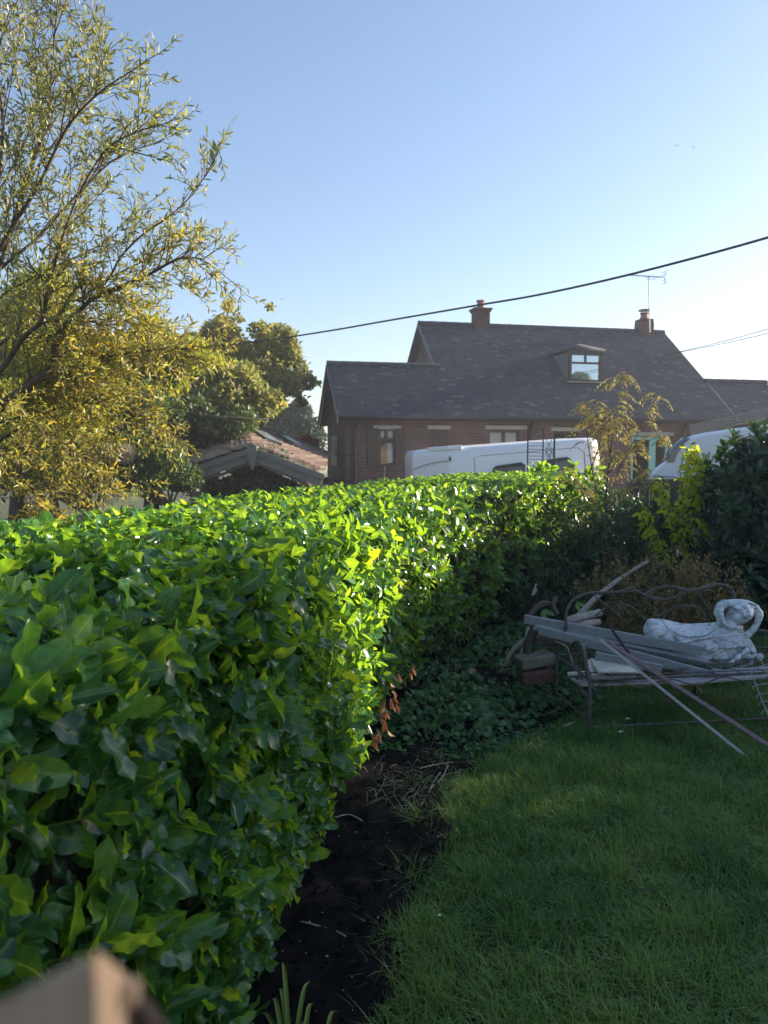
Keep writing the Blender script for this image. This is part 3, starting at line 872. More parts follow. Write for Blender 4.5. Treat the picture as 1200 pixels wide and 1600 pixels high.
# strappy plant at the foot of the hedge
strap = empty('strap_plant', G(455, 1640))
tag(strap, 'strappy plant with yellow tipped leaves at the hedge foot', 'plant')
mb_v, mb_f, tt_ = [], [], []
specs = [((452, 1640), (436, 1545)), ((445, 1640), (400, 1592)), ((458, 1650), (484, 1533)), ((470, 1660), (490, 1568)), ((500, 1670), (527, 1580)), ((452, 1640), (442, 1503)), ((490, 1675), (470, 1600)), ((445, 1650), (425, 1560))]
for (a, b) in specs:
    A0 = G(*a); B0 = P(b[0], b[1], A0.y + .12)
    mid_ = A0.lerp(B0, .6) + Vector((0, 0, .05))
    path = smooth_path([A0, mid_, B0], 5)
    for i, q in enumerate(path):
        f = i / (len(path) - 1)
        wd = .011 * math.sin(math.pi * min(.97, .35 + .62 * f)) 
        wd = .0065 * (1 - f ** 3) + .0006
        sx = Vector((1, .2, 0)).normalized()
        mb_v += [tuple(q - sx * wd - strap.location), tuple(q - strap.location + Vector((0, 0.003, -.004))), tuple(q + sx * wd - strap.location)]
        tt_ += [.15 + .6 * f ** 2 + (.3 if f > .9 else 0)] * 3
        if i:
            n0 = len(mb_v) - 6
            mb_f += [(n0, n0 + 1, n0 + 4, n0 + 3), (n0 + 1, n0 + 2, n0 + 5, n0 + 4)]
np_mesh('leaves', mb_v, mb_f, M['strap'], strap, {'tint': np.array(tt_), 'mid': np.ones(len(tt_))})

# ivy spreading over the ground
def ivy_patch(name, quad_px, n, h, label, size=.05):
    # quad given in pixels on the ground
    A_, B_, C_, D_ = [G(*q) for q in quad_px]
    u = rng.random(n); v = rng.random(n)
    base = np.array([[*(A_.lerp(B_, uu).lerp(D_.lerp(C_, uu), vv))] for uu, vv in zip(u, v)])
    hh = h * (vnoise(base[:, :2], 4.0, 51) * .8 + vnoise(base[:, :2], 11, 52) * .4) * np.clip(4 * np.minimum(np.minimum(u, 1 - u), np.minimum(v, 1 - v)) + .2, 0, 1)
    base[:, 2] = hh * rng.random(n) ** .35 + .02
    L = norm(rand_dirs(n) * .9 + np.array([.1, -.6, -.15]))
    Nn = norm(np.array([0, -.35, 1.0]) + rand_dirs(n) * .55)
    V, F, A = place_leaves(T_IVY, base, L, Nn, size * rng.uniform(.5, 1.3, n), np.clip(rng.random(n) * .7 + .3 * vnoise(base, 4, 53), 0, 1))
    o = np_mesh(name, V, F, M['ivy'], None, A, smooth=False)
    return tag(o, label, 'ivy', kind='stuff')
ivy_patch('ivy_ground_cover', [(570, 1185), (735, 1205), (900, 1120), (690, 1010)], 2300, .17, 'dark green ivy spreading over the ground between hedge and bench', .042)
ivy_patch('ivy_ground_cover', [(700, 1050), (940, 1140), (960, 1040), (760, 960)], 2200, .22, 'ivy creeping under the branches left of the bench', .045)

# ================================================================== HOUSE
TH = math.atan2(.211, .9775)
house = empty('brick_house', (-.9, 18, 0), TH)
tag(house, 'brown brick house with dark tiled roof, two chimneys and a dormer window', 'house')
PITCHR = R(38)
TP = math.tan(PITCHR)
EZ = 2.72
def S_of(px, D=0.0):
    r = (px - 600) / FPX
    c, s = .9775, .211
    # X = -.9 + c*S - s*D ; Y = 18 + s*S + c*D ; forward distance ~ Y (pitch neglected)
    Zf = lambda S: (18 + s * S + c * D)
    return (r * (18 + c * D) + .9 + s * D) / (c - r * s)
def Z_of(py, S, D=0.0):
    Y = 18 + .211 * S + .9775 * D
    return 1.6 + (712 - py) / FPX * Y
ROOFZ = lambda D: EZ + D * TP
def wall_open(mb, x0, x1, z0, z1, y, ops, depth=.12):
    xs = sorted({x0, x1, *[o[0] for o in ops], *[o[1] for o in ops]})
    zs = sorted({z0, z1, *[o[2] for o in ops], *[o[3] for o in ops]})
    for i in range(len(xs) - 1):
        for j in range(len(zs) - 1):
            cx, cz = (xs[i] + xs[i+1]) / 2, (zs[j] + zs[j+1]) / 2
            if any(o[0] < cx < o[1] and o[2] < cz < o[3] for o in ops): continue
            mb.add([(xs[i], y, zs[j]), (xs[i+1], y, zs[j]), (xs[i+1], y, zs[j+1]), (xs[i], y, zs[j+1])], [(0, 1, 2, 3)])
    for a, b, c, d in ops:
        mb.add([(a, y, c), (a, y, d), (a, y + depth, d), (a, y + depth, c)], [(0, 1, 2, 3)])
        mb.add([(b, y, c), (b, y + depth, c), (b, y + depth, d), (b, y, d)], [(0, 1, 2, 3)])
        mb.add([(a, y, d), (b, y, d), (b, y + depth, d), (a, y + depth, d)], [(0, 1, 2, 3)])
        mb.add([(a, y, c), (a, y + depth, c), (b, y + depth, c), (b, y, c)], [(0, 1, 2, 3)])
s1a, s1b = S_of(592.5), S_of(617)
zt, zb_ = Z_of(671, s1a), Z_of(727, s1a)
s2a, s2b = S_of(671), S_of(699)
s3a, s3b = S_of(763), S_of(811)
s4a, s4b = S_of(864), S_of(903)
s5a, s5b = S_of(985), S_of(1045)
z2t = Z_of(672, s2a); z3t = Z_of(673, s3a); z4t = Z_of(674, s4a); z5t = Z_of(682, s5a)
LE = 12.0
ops = [(s1a, s1b, zb_, zt), (s2a, s2b, .15, z2t), (s3a, s3b, 1.15, z3t), (s4a, s4b, 1.15, z4t), (s5a, s5b, .1, z5t)]
mb = MB()
wall_open(mb, 0, LE, 0, EZ, 0, ops)
mb.build('wall', M['brick'], house)
# gables, back and end walls
mb = MB()
WD1, WD2 = 1.50, 3.27
mb.add([(0, 0, 0), (0, 2*WD1, 0), (0, 2*WD1, EZ), (0, WD1, EZ + WD1*TP), (0, 0, EZ)], [(0, 1, 2, 3, 4)])
mb.build('gable_wall', M['brick_shade'], house)
tag(house.children[-1], 'gable wall darkened by its painted-in shade')
mb = MB()
mb.add([(2.78, 0.1, 2.4), (2.78, 2*WD2, 0), (2.78, 2*WD2, EZ), (2.78, WD2, EZ + WD2*TP), (2.78, .1, EZ + .08)], [(0, 1, 2, 3, 4)])
mb.add([(10.05, 0.02, 0), (10.05, 2*WD2, 0), (10.05, 2*WD2, EZ), (10.05, WD2, EZ + WD2*TP), (10.05, 0.02, EZ)], [(0, 1, 2, 3, 4)])
mb.add([(2.78, 2*WD2, 0), (10.05, 2*WD2, 0), (10.05, 2*WD2, EZ), (2.78, 2*WD2, EZ)], [(0, 1, 2, 3)])
mb.add([(0, 2*WD1, 0), (2.78, 2*WD1, 0), (2.78, 2*WD1, EZ), (0, 2*WD1, EZ)], [(0, 1, 2, 3)])
mb.add([(LE, 0, 0), (LE, 2.4, 0), (LE, 2.4, EZ), (LE, 1.20, EZ + 1.20*TP), (LE, 0, EZ)], [(0, 1, 2, 3, 4)])
mb.build('end_wall', M['brick'], house)
# boarded panel on the gable
mb = MB(); mb.box(-.04, -.004, 1.0, 2.1, Z_of(727, 0, 1.5), Z_of(681, 0, 1.5))
mb.build('board', M['brownwood'], house)
# dark interior
mb = MB(); mb.box(.1, LE - .1, 1.0, 1.05, .05, EZ - .05); mb.build('inner_wall', M['room'], house)

# roof: every course of tiles laid as little slabs
def roof_tiles(name, rng_s, D0, D1, mat, gauge=.105, tw=.17, zoff=0.0, parent=house, skip=None, seed=1):
    r = np.random.default_rng(seed)
    V = []; F = []; T = []
    dD = gauge * math.cos(PITCHR)
    n = int((D1 - D0) / dD)
    for i in range(n):
        d0 = D0 + i * dD
        a, b = rng_s(d0 + dD * .5)
        k = max(1, int(round((b - a) / tw)))
        ofs = (i % 2) * .5
        for j in range(k + 1):
            x0 = max(a, a + (j - ofs) * (b - a) / k); x1 = min(b, a + (j + 1 - ofs) * (b - a) / k)
            if x1 - x0 < .02: continue
            if skip and skip((x0 + x1) / 2, d0): continue
            lift = .009 + r.normal(0, .0006)
            e0 = e1 = 0.0
            zf = ROOFZ(d0) + zoff + lift; zb = ROOFZ(d0 + dD * 1.15) + zoff - .002
            y0 = d0 - .004; y1 = d0 + dD * 1.12
            n0 = len(V)
            V += [(x0, y0, zf + e0), (x1, y0, zf + e1), (x1, y1, zb), (x0, y1, zb), (x0, y0 + .004, zf - .016 + e0), (x1, y0 + .004, zf - .016 + e1), (x1, y1, zb - .014), (x0, y1, zb - .014)]
            F += [(n0, n0+1, n0+2, n0+3), (n0, n0+4, n0+5, n0+1)]
            t = np.clip(r.normal(.4, .22), 0, 1)
            if r.random() < .025: t = 1.0
            T += [t] * 8
    return np_mesh(name, V, F, mat, parent, {'tint': np.array(T)}, smooth=False)
def main_range(d):
    return (-.22, 10.2) if d < WD1 else (2.62, 10.2)
roof = roof_tiles('roof', main_range, -.28, WD2 - .02, M['slate'])
ext = roof_tiles('roof', lambda d: (10.22, LE + .15), -.28, 1.18, M['slate'], zoff=-.02, seed=2)
# solid under-roof: slabs for front and back slopes
def slab(mb, s0, s1, D0, D1, Dr, th=.1, back=True, zo=-.01):
    zr = ROOFZ(Dr)
    mb.prism([(D0, ROOFZ(D0) + zo), (Dr, zr + zo), (Dr, zr + zo - th), (D0, ROOFZ(D0) + zo - th)], 'x', s0, s1)
    if back:
        mb.prism([(Dr + .001, zr + zo), (2*Dr - D0, ROOFZ(D0) + zo), (2*Dr - D0, ROOFZ(D0) + zo - th), (Dr + .001, zr + zo - th)], 'x', s0, s1)
mb = MB()
slab(mb, -.2, 2.6, -.26, 0, WD1)
slab(mb, 2.601, 10.18, -.26, 0, WD2)
slab(mb, 10.181, LE + .13, -.26, 0, 1.20, zo=-.03)
o = np_mesh('roof_slope', mb.v, [np.array([f for f in mb.f if len(f) == 4])], M['slate'], house, {'tint': np.full(len(mb.v), .3)}, smooth=False)
# ridges 
for s0, s1, Dr, zo in ((-.22, 2.7, WD1, 0), (2.6, 10.22, WD2, 0), (10.2, LE + .15, 1.20, -.02)):
    k = int((s1 - s0) / .33); mb = MB()
    for i in range(k):
        a = s0 + (s1 - s0) * i / k; b = s0 + (s1 - s0) * (i + 1) / k - .012
        mb.tube([(a, Dr, ROOFZ(Dr) + zo + .0), (b, Dr, ROOFZ(Dr) + zo + .0)], [.085, .08], 8)
    rd = mb.build('ridge', M['slate'], house, smooth=False)
    at = rd.data.attributes.new('tint', 'FLOAT', 'POINT'); at.data.foreach_set('value', np.random.default_rng(3).uniform(.3, 1, len(rd.data.vertices)).astype(np.float32))
# verges: pale mortar line plus barge board
def verge(s, D0, Dr, Dend):
    mb = MB()
    mb.beam((s, D0, ROOFZ(D0) - .045), (s, Dr, ROOFZ(Dr) - .045), .05, .06, Vector((0, -1, 1)))
    mb.beam((s, Dr, ROOFZ(Dr) - .045), (s, Dend, 2*ROOFZ(Dr) - ROOFZ(Dend) - .045), .05, .06, Vector((0, 1, 1)))
    mb.build('verge', M['lead'], house)
verge(-.215, -.28, WD1, 2*WD1 + .28)
verge(2.6, WD1 + .02, WD2, 2*WD2 + .28)
verge(10.215, -.28, WD2, 2*WD2 + .28)
mb = MB()
mb.beam((-.19, -.24, ROOFZ(-.24) - .17), (-.19, WD1, ROOFZ(WD1) - .17), .03, .16, Vector((0, -1, 1)))
mb.beam((-.19, WD1, ROOFZ(WD1) - .17), (-.19, 2*WD1 + .24, ROOFZ(-.24) - .17), .03, .16, Vector((0, 1, 1)))
mb.build('bargeboard', M['gutter'], house)
# fascia, gutter, pipes
mb = MB(); mb.box(-.16, 10.15, -.10, -.07, EZ - .27, EZ - .12); mb.box(-.16, 10.15, -.07, 0.0, EZ - .27, EZ - .25); mb.build('fascia', M['fascia'], house)
mb = MB()
mb.prism([(-.24 + .075 * math.cos(a), ROOFZ(-.24) - .03 + .075 * math.sin(a)) for a in [math.pi + math.pi * k / 8 for k in range(9)]], 'x', -.2, 10.25)
mb.build('gutter', M['gutter'], house, smooth=False)
for px in (554.5, 826, 1063):
    s = S_of(px)
    mb = MB(); mb.tube([(s, -.2, EZ - .25), (s, -.2, EZ - .33), (s, -.07, EZ - .50), (s, -.07, .05)], .036, 8)
    for z in (.8, 1.6): mb.lathe([(.045, z), (.045, z + .04)], (s, -.07, 0), 8)
    mb.build('downpipe', M['gutter'], house)

def casement(s0, s1, z0, z1, mat, bars, y=.05, th=.055, glass=M['glass'], back=None, name='window'):
    """frame with given inner bars [(x0,x1,z0,z1) fractions]; glass as sub-part"""
    mb = MB()
    e = .002
    mb.box(s0 + e, s0 + th, y, y + .06, z0 + e, z1 - e); mb.box(s1 - th, s1 - e, y, y + .06, z0 + e, z1 - e)
    mb.box(s0 + th, s1 - th, y, y + .06, z0 + e, z0 + th); mb.box(s0 + th, s1 - th, y, y + .06, z1 - th, z1 - e)
    for (a, b, c, d) in bars:
        mb.box(s0 + (s1 - s0) * a, s0 + (s1 - s0) * b, y + .002, y + .055, z0 + (z1 - z0) * c, z0 + (z1 - z0) * d)
    f = mb.build(name, mat, house)
    MB().box(s0 + th, s1 - th, y + .028, y + .034, z0 + th, z1 - th).build('pane', glass, f)
    return f
# window with open shutters, curtains and a painted orange reflection behind
f = casement(s1a, s1b, zb_, zt, M['brownwood'], [(0.1, .9, .70, .76)], y=.0, th=.035)
mb = MB(); mb.box(s1a + (s1b-s1a)*.56, s1b - .04, .065, .07, zb_ + .06, zt - .32); mb.build('curtain_or_reflection', M['curtain_or_reflection'], f)
mb = MB(); mb.prism([(s1a + .03, zb_), (s1a + (s1b-s1a)*.56, zb_), (s1a + (s1b-s1a)*.56, zt - .30), (s1a + .03, zt - .42)], 'y', .072, .08); mb.build('curtain_or_reflection', M['amber'], f)  # amber panel paints an orange reflection behind the pane
mb = MB(); mb.box(s1a + .03, s1a + (s1b-s1a)*.33, .065, .07, zt - .25, zt - .04); mb.box(s1a + (s1b-s1a)*.6, s1b - .03, .065, .07, zt - .25, zt - .04); mb.build('blind', M['curtain_or_reflection'], f)
MB().box(s1a - .06, s1b + .06, -.06, .02, zb_ - .05, zb_ - .002).build('sill', M['brownwood'], f)
for a, b in ((575, 592), (617.5, 633)):
    mb = MB(); x0, x1 = S_of(a), S_of(b) ; k = 4
    for i in range(k):
        mb.box(x0 + (x1-x0)*i/k, x0 + (x1-x0)*(i+1)/k - .006, -.045, -.012, zb_ + .01, zt + .02)
    mb.box(x0 + .01, x1 - .01, -.011, -.004, zb_ + .02, zt + .01)
    mb.build('shutter', M['brownwood'], f)
# closed shutter
mb = MB(); k = 4
for i in range(k): mb.box(s2a + (s2b-s2a)*i/k + .003, s2a + (s2b-s2a)*(i+1)/k - .003, .02, .05, .16, z2t - .004)
mb.box(s2a + .01, s2b - .01, .051, .06, .16, z2t - .01)
tag(mb.build('shutter', M['brownwood'], house), 'closed dark brown shutter between the two windows')
f = casement(s3a, s3b, 1.15, z3t, M['brownwood'], [(.46, .55, .0, 1), (.08, .46, .58, .65)], th=.045)
MB().box(s3a + .05, s3b - .05, .112, .118, 1.2, z3t - .03).build('blind', M['curtain_or_reflection'], f)
f = casement(s4a, s4b, 1.15, z4t, M['brownwood'], [(.46, .55, .0, 1)], th=.05)
# mint green door with side light
f = casement(s5a, s5b, .1, z5t, M['mint'], [(.50, .66, 0, 1), (.06, .5, 0.0, .36), (.06, .5, .36, .41)], th=.085, name='door')
tag(f, 'mint green glazed door with side light')
for a, b in ((583, 626), (667, 703), (757, 822), (859, 905), (980, 1050)):
    x0, x1 = S_of(a), S_of(b); zc = Z_of(669 if a < 850 else 672 if a < 950 else 679, x0)
    MB().box(x0, x1, -.035, -.002, zc - .03, zc + .06).build('lintel', M['lintel'], house)
# dormer
s6a, s6b, Dd = 6.10, 6.98, 1.02
zd0 = ROOFZ(Dd) + .02; zd1 = zd0 + .78
dorm = empty('dormer', (0, 0, 0)); dorm.parent = house
Dt = (zd1 - EZ) / TP
mb = MB()
for s, e in ((s6a, -.0), (s6b, .0)):
    MB().prism([(Dd, zd0), (Dd, zd1), (Dt, zd1), (Dd, ROOFZ(Dd))], 'x', s - .02, s + .02).build('cheek', M['lead'], dorm)

mb = MB()   # front frame
mb.box(s6a - .03, s6a + .05, Dd - .03, Dd + .03, zd0, zd1); mb.box(s6b - .05, s6b + .03, Dd - .03, Dd + .03, zd0, zd1)
mb.box(s6a + .05, s6b - .05, Dd - .03, Dd + .03, zd0, zd0 + .05); mb.box(s6a + .05, s6b - .05, Dd - .03, Dd + .03, zd1 - .07, zd1)
mb.box(s6a + .05, s6b - .05, Dd - .025, Dd + .025, zd0 + .46, zd0 + .51)
sm = (s6a + s6b) / 2
mb.box(sm - .025, sm + .025, Dd - .027, Dd + .02, zd0 + .51, zd1 - .07)
wf = mb.build('window', M['brownwood'], dorm)
MB().box(s6a + .05, s6b - .05, Dd, Dd + .006, zd0 + .05, zd1 - .07).build('pane', M['sky_glass'], dorm)
MB().box(s6a + .05, s6b - .05, Dd + .06, Dd + .07, zd0 + .03, zd1 - .05).build('blind', M['curtain_or_reflection'], dorm)
MB().box(s6a - .08, s6b + .12, Dd - .12, Dd - .03, zd0 - .03, zd0 + .0).build('sill', M['lintel'], dorm)
# hipped dormer roof
oh = .09; ze = zd1 + .01; rise = .20
x0, x1, y0 = s6a - oh, s6b + oh, Dd - oh
yb = (ze - EZ) / TP + .05; yr = (ze + rise - EZ) / TP + .08
ya = Dd + .36
v = [(x0, y0, ze), (x1, y0, ze), (x1, yb, ze), (x0, yb, ze), (sm, ya, ze + rise), (sm, yr, ze + rise)]
mb = MB(); mb.add(v, [(0, 1, 4), (1, 2, 5, 4), (0, 4, 5, 3)])
d2 = MB(); d2.add([(a, b, c) for a, b, c in v], [(0,1,4), (1,2,5,4), (0,4,5,3)])
o = np_mesh('roof', v, [np.array([(0,1,4)]), np.array([(1,2,5,4),(0,4,5,3)])], M['slate'], dorm, {'tint': np.full(6, .35)}, smooth=False)
so = o.modifiers.new('solid', 'SOLIDIFY'); so.thickness = .05; so.offset = 1
MB().box(x0 + .02, x1 - .02, y0 + .03, Dd - .035, ze - .10, ze - .005).build('fascia', M['gutter'], dorm)
# chimneys
def chimney(s, wd, ztop, pot_h, pot_r, cap=True, cowl=False):
    mb = MB(); d = WD2; h = wd / 2
    z0 = ROOFZ(WD2) - .4
    mb.box(s - h, s + h, d - h*.9, d + h*.9, z0, ztop - .1)
    if cap:
        mb.box(s - h - .03, s + h + .03, d - h*.9 - .03, d + h*.9 + .03, ztop - .1, ztop - .04); mb.box(s - h - .06, s + h + .06, d - h*.9 - .06, d + h*.9 + .06, ztop - .04, ztop)
    else:
        mb.box(s - h + .01, s + h - .01, d - h*.85, d + h*.85, ztop - .1, ztop)
    c = mb.build('chimney', M['brick_red'], house)
    pm = MB(); pm.lathe([(pot_r * 1.25, ztop), (pot_r * 1.15, ztop + .05), (pot_r, ztop + .08), (pot_r * .92, ztop + pot_h - .05), (pot_r * 1.2, ztop + pot_h - .04), (pot_r * 1.15, ztop + pot_h)], (s, d, 0), 14)
    pot = pm.build('chimney_pot', M['clay'], c)
    if cowl:
        cm = MB()
        for k in range(4):
            a = k * math.pi / 2 + .4
            cm.tube([(s + pot_r * math.cos(a), d + pot_r * math.sin(a), ztop + pot_h - .02), (s + pot_r * math.cos(a), d + pot_r * math.sin(a), ztop + pot_h + .06)], .008, 4)
        cm.lathe([(pot_r * 1.7, ztop + pot_h + .06), (pot_r * 1.5, ztop + pot_h + .09), (.02, ztop + pot_h + .12)], (s, d, 0), 14)
        cm.build('cowl', M['metal'], c)
    return c
chimney(4.43, .42, ROOFZ(WD2) + .47, .24, .105)
ch2 = chimney(9.55, .42, ROOFZ(WD2) + .36, .2, .11, cap=False, cowl=True)
# tv aerial
sA = S_of(1002.5, WD2); zA0 = ROOFZ(WD2) - .05; zA1 = Z_of(437, sA, WD2)
aer = empty('tv_aerial', (0, 0, 0)); aer.parent = house
q = lambda px, py: Vector((S_of(px, WD2 - .3), WD2 - .3, Z_of(py, S_of(px, WD2), WD2 - .3)))
MB().tube([(sA - .03, WD2 - .28, zA0), q(1006, 438)], .018, 6).build('mast', M['metal'], aer)
mb = MB(); a, b = q(977, 436.5), q(1030, 440)
mb.tube([a, b], .011, 5)
for i in range(13):
    p_ = a.lerp(b, i / 14)
    mb.tube([p_ + Vector((0, -.14, 0)), p_ + Vector((0, .14, 0))], .006, 4)
mb.tube([a.lerp(b, .45) + Vector((0, 0, 0)), a.lerp(b, .48) + Vector((0, 0, -.08)), a.lerp(b, .72) + Vector((0, 0, -.07)), a.lerp(b, .75)], .008, 4)
mb.build('boom', M['metal'], aer)
mb = MB()
for z in (-.16, -.08, .08, .16): mb.tube([b + Vector((0, -.12, z)), b + Vector((0, .12, z))], .007, 4)
mb.tube([b + Vector((.03, 0, -.18)), b + Vector((0, 0, 0)), b + Vector((.03, 0, .18))], .008, 4)
mb.build('reflector', M['metal'], aer)

# ================================================================== GARAGE with red tiles
def garage():
    A = P(395, 700, 14.0); E0 = P(283, 738, 14.0); E1 = P(503, 742, 14.0)
    g = empty('tiled_garage', (A.x, A.y, 0))
    tag(g, 'low garage with weathered timber bargeboards, red tiled roof and ivy in its dark gable', 'garage')
    o = Vector((A.x, A.y, 0))
    A, E0, E1 = A - o, E0 - o, E1 - o
    # boards
    for a, e in ((A, E0), (A, E1)):
        mb = MB()
        d = (e - a)
        mb.beam(a + Vector((0, 0, -.12)), e + Vector((0, 0, -.12)), .05, .22, Vector((0, 0, 1)))
        mb.beam(a + Vector((0, -.05, -.03)), e + Vector((0, -.05, -.03)), .03, .10, Vector((0, 0, 1)))
        sgn = -1 if e.x < a.x else 1
        mb.box(e.x - .16 + sgn * -.02, e.x + .16 + sgn * -.02, -.035, .06, e.z - .36, e.z - .17)
        mb.build('bargeboard', M['greywood'], g)
    mb = MB(); z = A.z
    mb.prism([(-.09, z + .03), (.0, z + .10), (.09, z + .03), (.09, z - .15), (0.0, z - .42), (-.09, z - .15)], 'y', -.11, -.055)
    mb.build('finial', M['greywood'], g)
    mb = MB()
    for a, e in ((A, E0), (A, E1)):
        mb.beam(a + Vector((0, .3, -.27)), e + Vector((0, .3, -.27)), .5, .03, Vector((0, 0, 1)))
    mb.build('soffit', M['redbatten'], g)
    # gable wall set back, dark
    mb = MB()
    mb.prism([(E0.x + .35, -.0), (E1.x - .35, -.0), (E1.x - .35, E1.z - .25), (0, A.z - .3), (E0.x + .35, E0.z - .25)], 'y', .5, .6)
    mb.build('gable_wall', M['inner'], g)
    mb = MB(); mb.box(E0.x + .3, E0.x + .4, .6, 6, 0, E0.z - .2); mb.box(E1.x - .4, E1.x - .3, .6, 6, 0, E1.z - .2)
    mb.build('side_wall', M['brick_shed'], g)
    MB().box(E0.x + .18, E0.x + .30, .02, .14, 0, E0.z - .3).build('post', M['greywood'], g)
    MB().box(E1.x - .30, E1.x - .18, .02, .14, 0, E1.z - .3).build('post', M['greywood'], g)
    # roof slopes; the ridge climbs slightly towards the back as the plot rises
    B = P(384, 661, 19.5) - o; BE = P(514, 712, 19.5) - o
    A2 = A + Vector((0, .02, .05)); E12 = E1 + Vector((.05, .02, .05)); E02 = E0 + Vector((-.05, .02, .05))
    BE0 = B + (E02 - A2)
    rr = np.random.default_rng(5)
    for nm, (a, e, b, be), fx in (('roof', (A2, E12, B, BE), 1), ('roof', (A2, E02, B, BE0), -1)):
        V = []; F = []; T = []
        nr_, nc_ = 14, 24
        for i in range(nr_):
            f0, f1 = i / nr_, (i + 1.12) / nr_
            for j in range(nc_):
                g0, g1 = j / nc_, (j + 1) / nc_
                ids = []
                wob = rr.normal(0, .006)
                for gg, zz in ((g0, .0), (g0 + (g1 - g0) * .28, .045), (g0 + (g1 - g0) * .55, .05), (g0 + (g1 - g0) * .8, 0.0), (g1, 0.0)):
                    for ff, up in ((f0, 0.0), (f1, .03)):
                        p_ = a.lerp(b, gg).lerp(e.lerp(be, gg), min(1.02, ff)) + Vector((0, 0, zz + up + wob))
                        ids.append(len(V)); V.append(tuple(p_)); 
                t = float(np.clip(rr.normal(.5, .25), 0, 1)); T += [t] * 10
                for k in range(4): F.append((ids[2*k], ids[2*k+1], ids[2*k+3], ids[2*k+2]))
        np_mesh(nm, V, F, M['redtile'], g, {'tint': np.array(T)}, smooth=False)
        ra, rb, rc, rd = a, b, be, e
        mb = MB(); n_ = Vector((0, 0, -.04)); th = Vector((0, 0, -.1))
        mb.add([ra + n_, rb + n_, rc + n_, rd + n_, ra + th, rb + th, rc + th, rd + th], [(0,1,2,3), (7,6,5,4), (0,4,5,1), (1,5,6,2), (2,6,7,3), (3,7,4,0)])
        mb.build('roof_deck', M['greywood'], g)
    mb = MB(); mb.beam(B + Vector((0, .05, .06)), BE + Vector((0, .05, .06)), .12, .08); mb.build('verge', M['mortar'], g)
    # skylights
    for (p0, p1) in (((402, 679), (428, 697)), ((443, 688), (469, 704))):
        def onroof(px, py):
            n_ = (E12 - A2).cross(B - A2).normalized()
            d = (P(px, py, 10) - CAM).normalized(); c0 = CAM - o
            tt = (A2 - c0).dot(n_) / d.dot(n_)
            return c0 + d * tt + Vector((0, 0, .07))
        a = onroof(*p0); b = onroof(*p1)
        sk = MB().beam(a, b, .34, .09, (E12 - A2).cross(A2 - B).normalized() * 1.0).build('skylight', M['lead'], g)
        MB().beam(a.lerp(b, .08) + Vector((0, 0, .03)), a.lerp(b, .92) + Vector((0, 0, .03)), .24, .07, (E12 - A2).cross(A2 - B).normalized()).build('pane', M['glass'], sk)
    # ivy in the gable and over the ridge
    cl = [(Vector((x, .42, z)), (.5, .16, .32)) for x, z in ((-.9, .95), (-.3, 1.1), (.35, 1.1), (.9, .9), (-.6, .6), (.2, .6), (.8, .5), (-1.0, .4), (0, .2))]
    cl += [(A + Vector((x, .5, -.02 - abs(x) * .35)), (.22, .5, .10)) for x in (-.55, -.2, .15, .4)]
    crown('ivy', cl, 3600, M['rhodo'], g, .085, T_BLOB)
garage()

# ================================================================== VANS
def van(name, loc, rz, tilt, profile, width, label, side_details):
    pass
# first van: rear corner and near side seen over the hedge
O1 = P(712, 712, 14.6)
v1 = empty('white_van', (O1.x, O1.y, 0), R(5))
tag(v1, 'white camper van behind the middle of the hedge, its roof line sloping', 'van')
v1.rotation_euler = (0, R(-4.2), R(5))
H1 = 1.6 + 12 / FPX * 14.6
def ring_body():
    """rounded van body: plan outline swept up in rings"""
    L_, W_ = 3.05, 1.8
    def outline(ins):
        pts_ = []
        rad = .28
        corners = [(-.66 + ins, .62 , .03), (0 - 0, ins, .06), (L_ - ins, ins, .45), (L_ - ins, W_ - ins, .45), (-.66 + ins, W_ + .3 - ins, .2)]
        n = len(corners)
        for i, (x, y, r_) in enumerate(corners):
            p0 = Vector(corners[i - 1][:2]); p1 = Vector((x, y)); p2 = Vector(corners[(i + 1) % n][:2])
            a = p1 + (p0 - p1).normalized() * r_; b = p1 + (p2 - p1).normalized() * r_
            for k in range(7):
                t_ = k / 6
                pts_.append((1-t_)**2 * a + 2*t_*(1-t_) * p1 + t_**2 * b)
        return pts_
    rings = []
    for z, ins in ((.28, .05), (.5, .0), (1.0, 0.0), (H1 - .16, .02), (H1 - .06, .04), (H1 - .02, .07), (H1, .13), (H1 + .03, .6)):
        rings.append([(p_.x, p_.y, z) for p_ in outline(ins)])
    mb = MB(); n = len(rings[0])
    for r_ in rings: mb.v += r_
    for i in range(len(rings) - 1):
        for k in range(n):
            k2 = (k + 1) % n
            mb.f.append((i*n+k, i*n+k2, (i+1)*n+k2, (i+1)*n+k))
    mb.f.append(tuple(range(n))[::-1]); mb.f.append(tuple((len(rings)-1)*n + k for k in range(n)))
    return mb
body = ring_body().build('body', M['van'], v1, smooth=True)
# rear spoiler
MB().prism([(-.35, .35), (-.02, .02), (.25, .02), (.25, .9), (-.3, .9)], 'z', H1 - .035, H1 + .045).build('spoiler', M['van'], v1, bevel=.015)
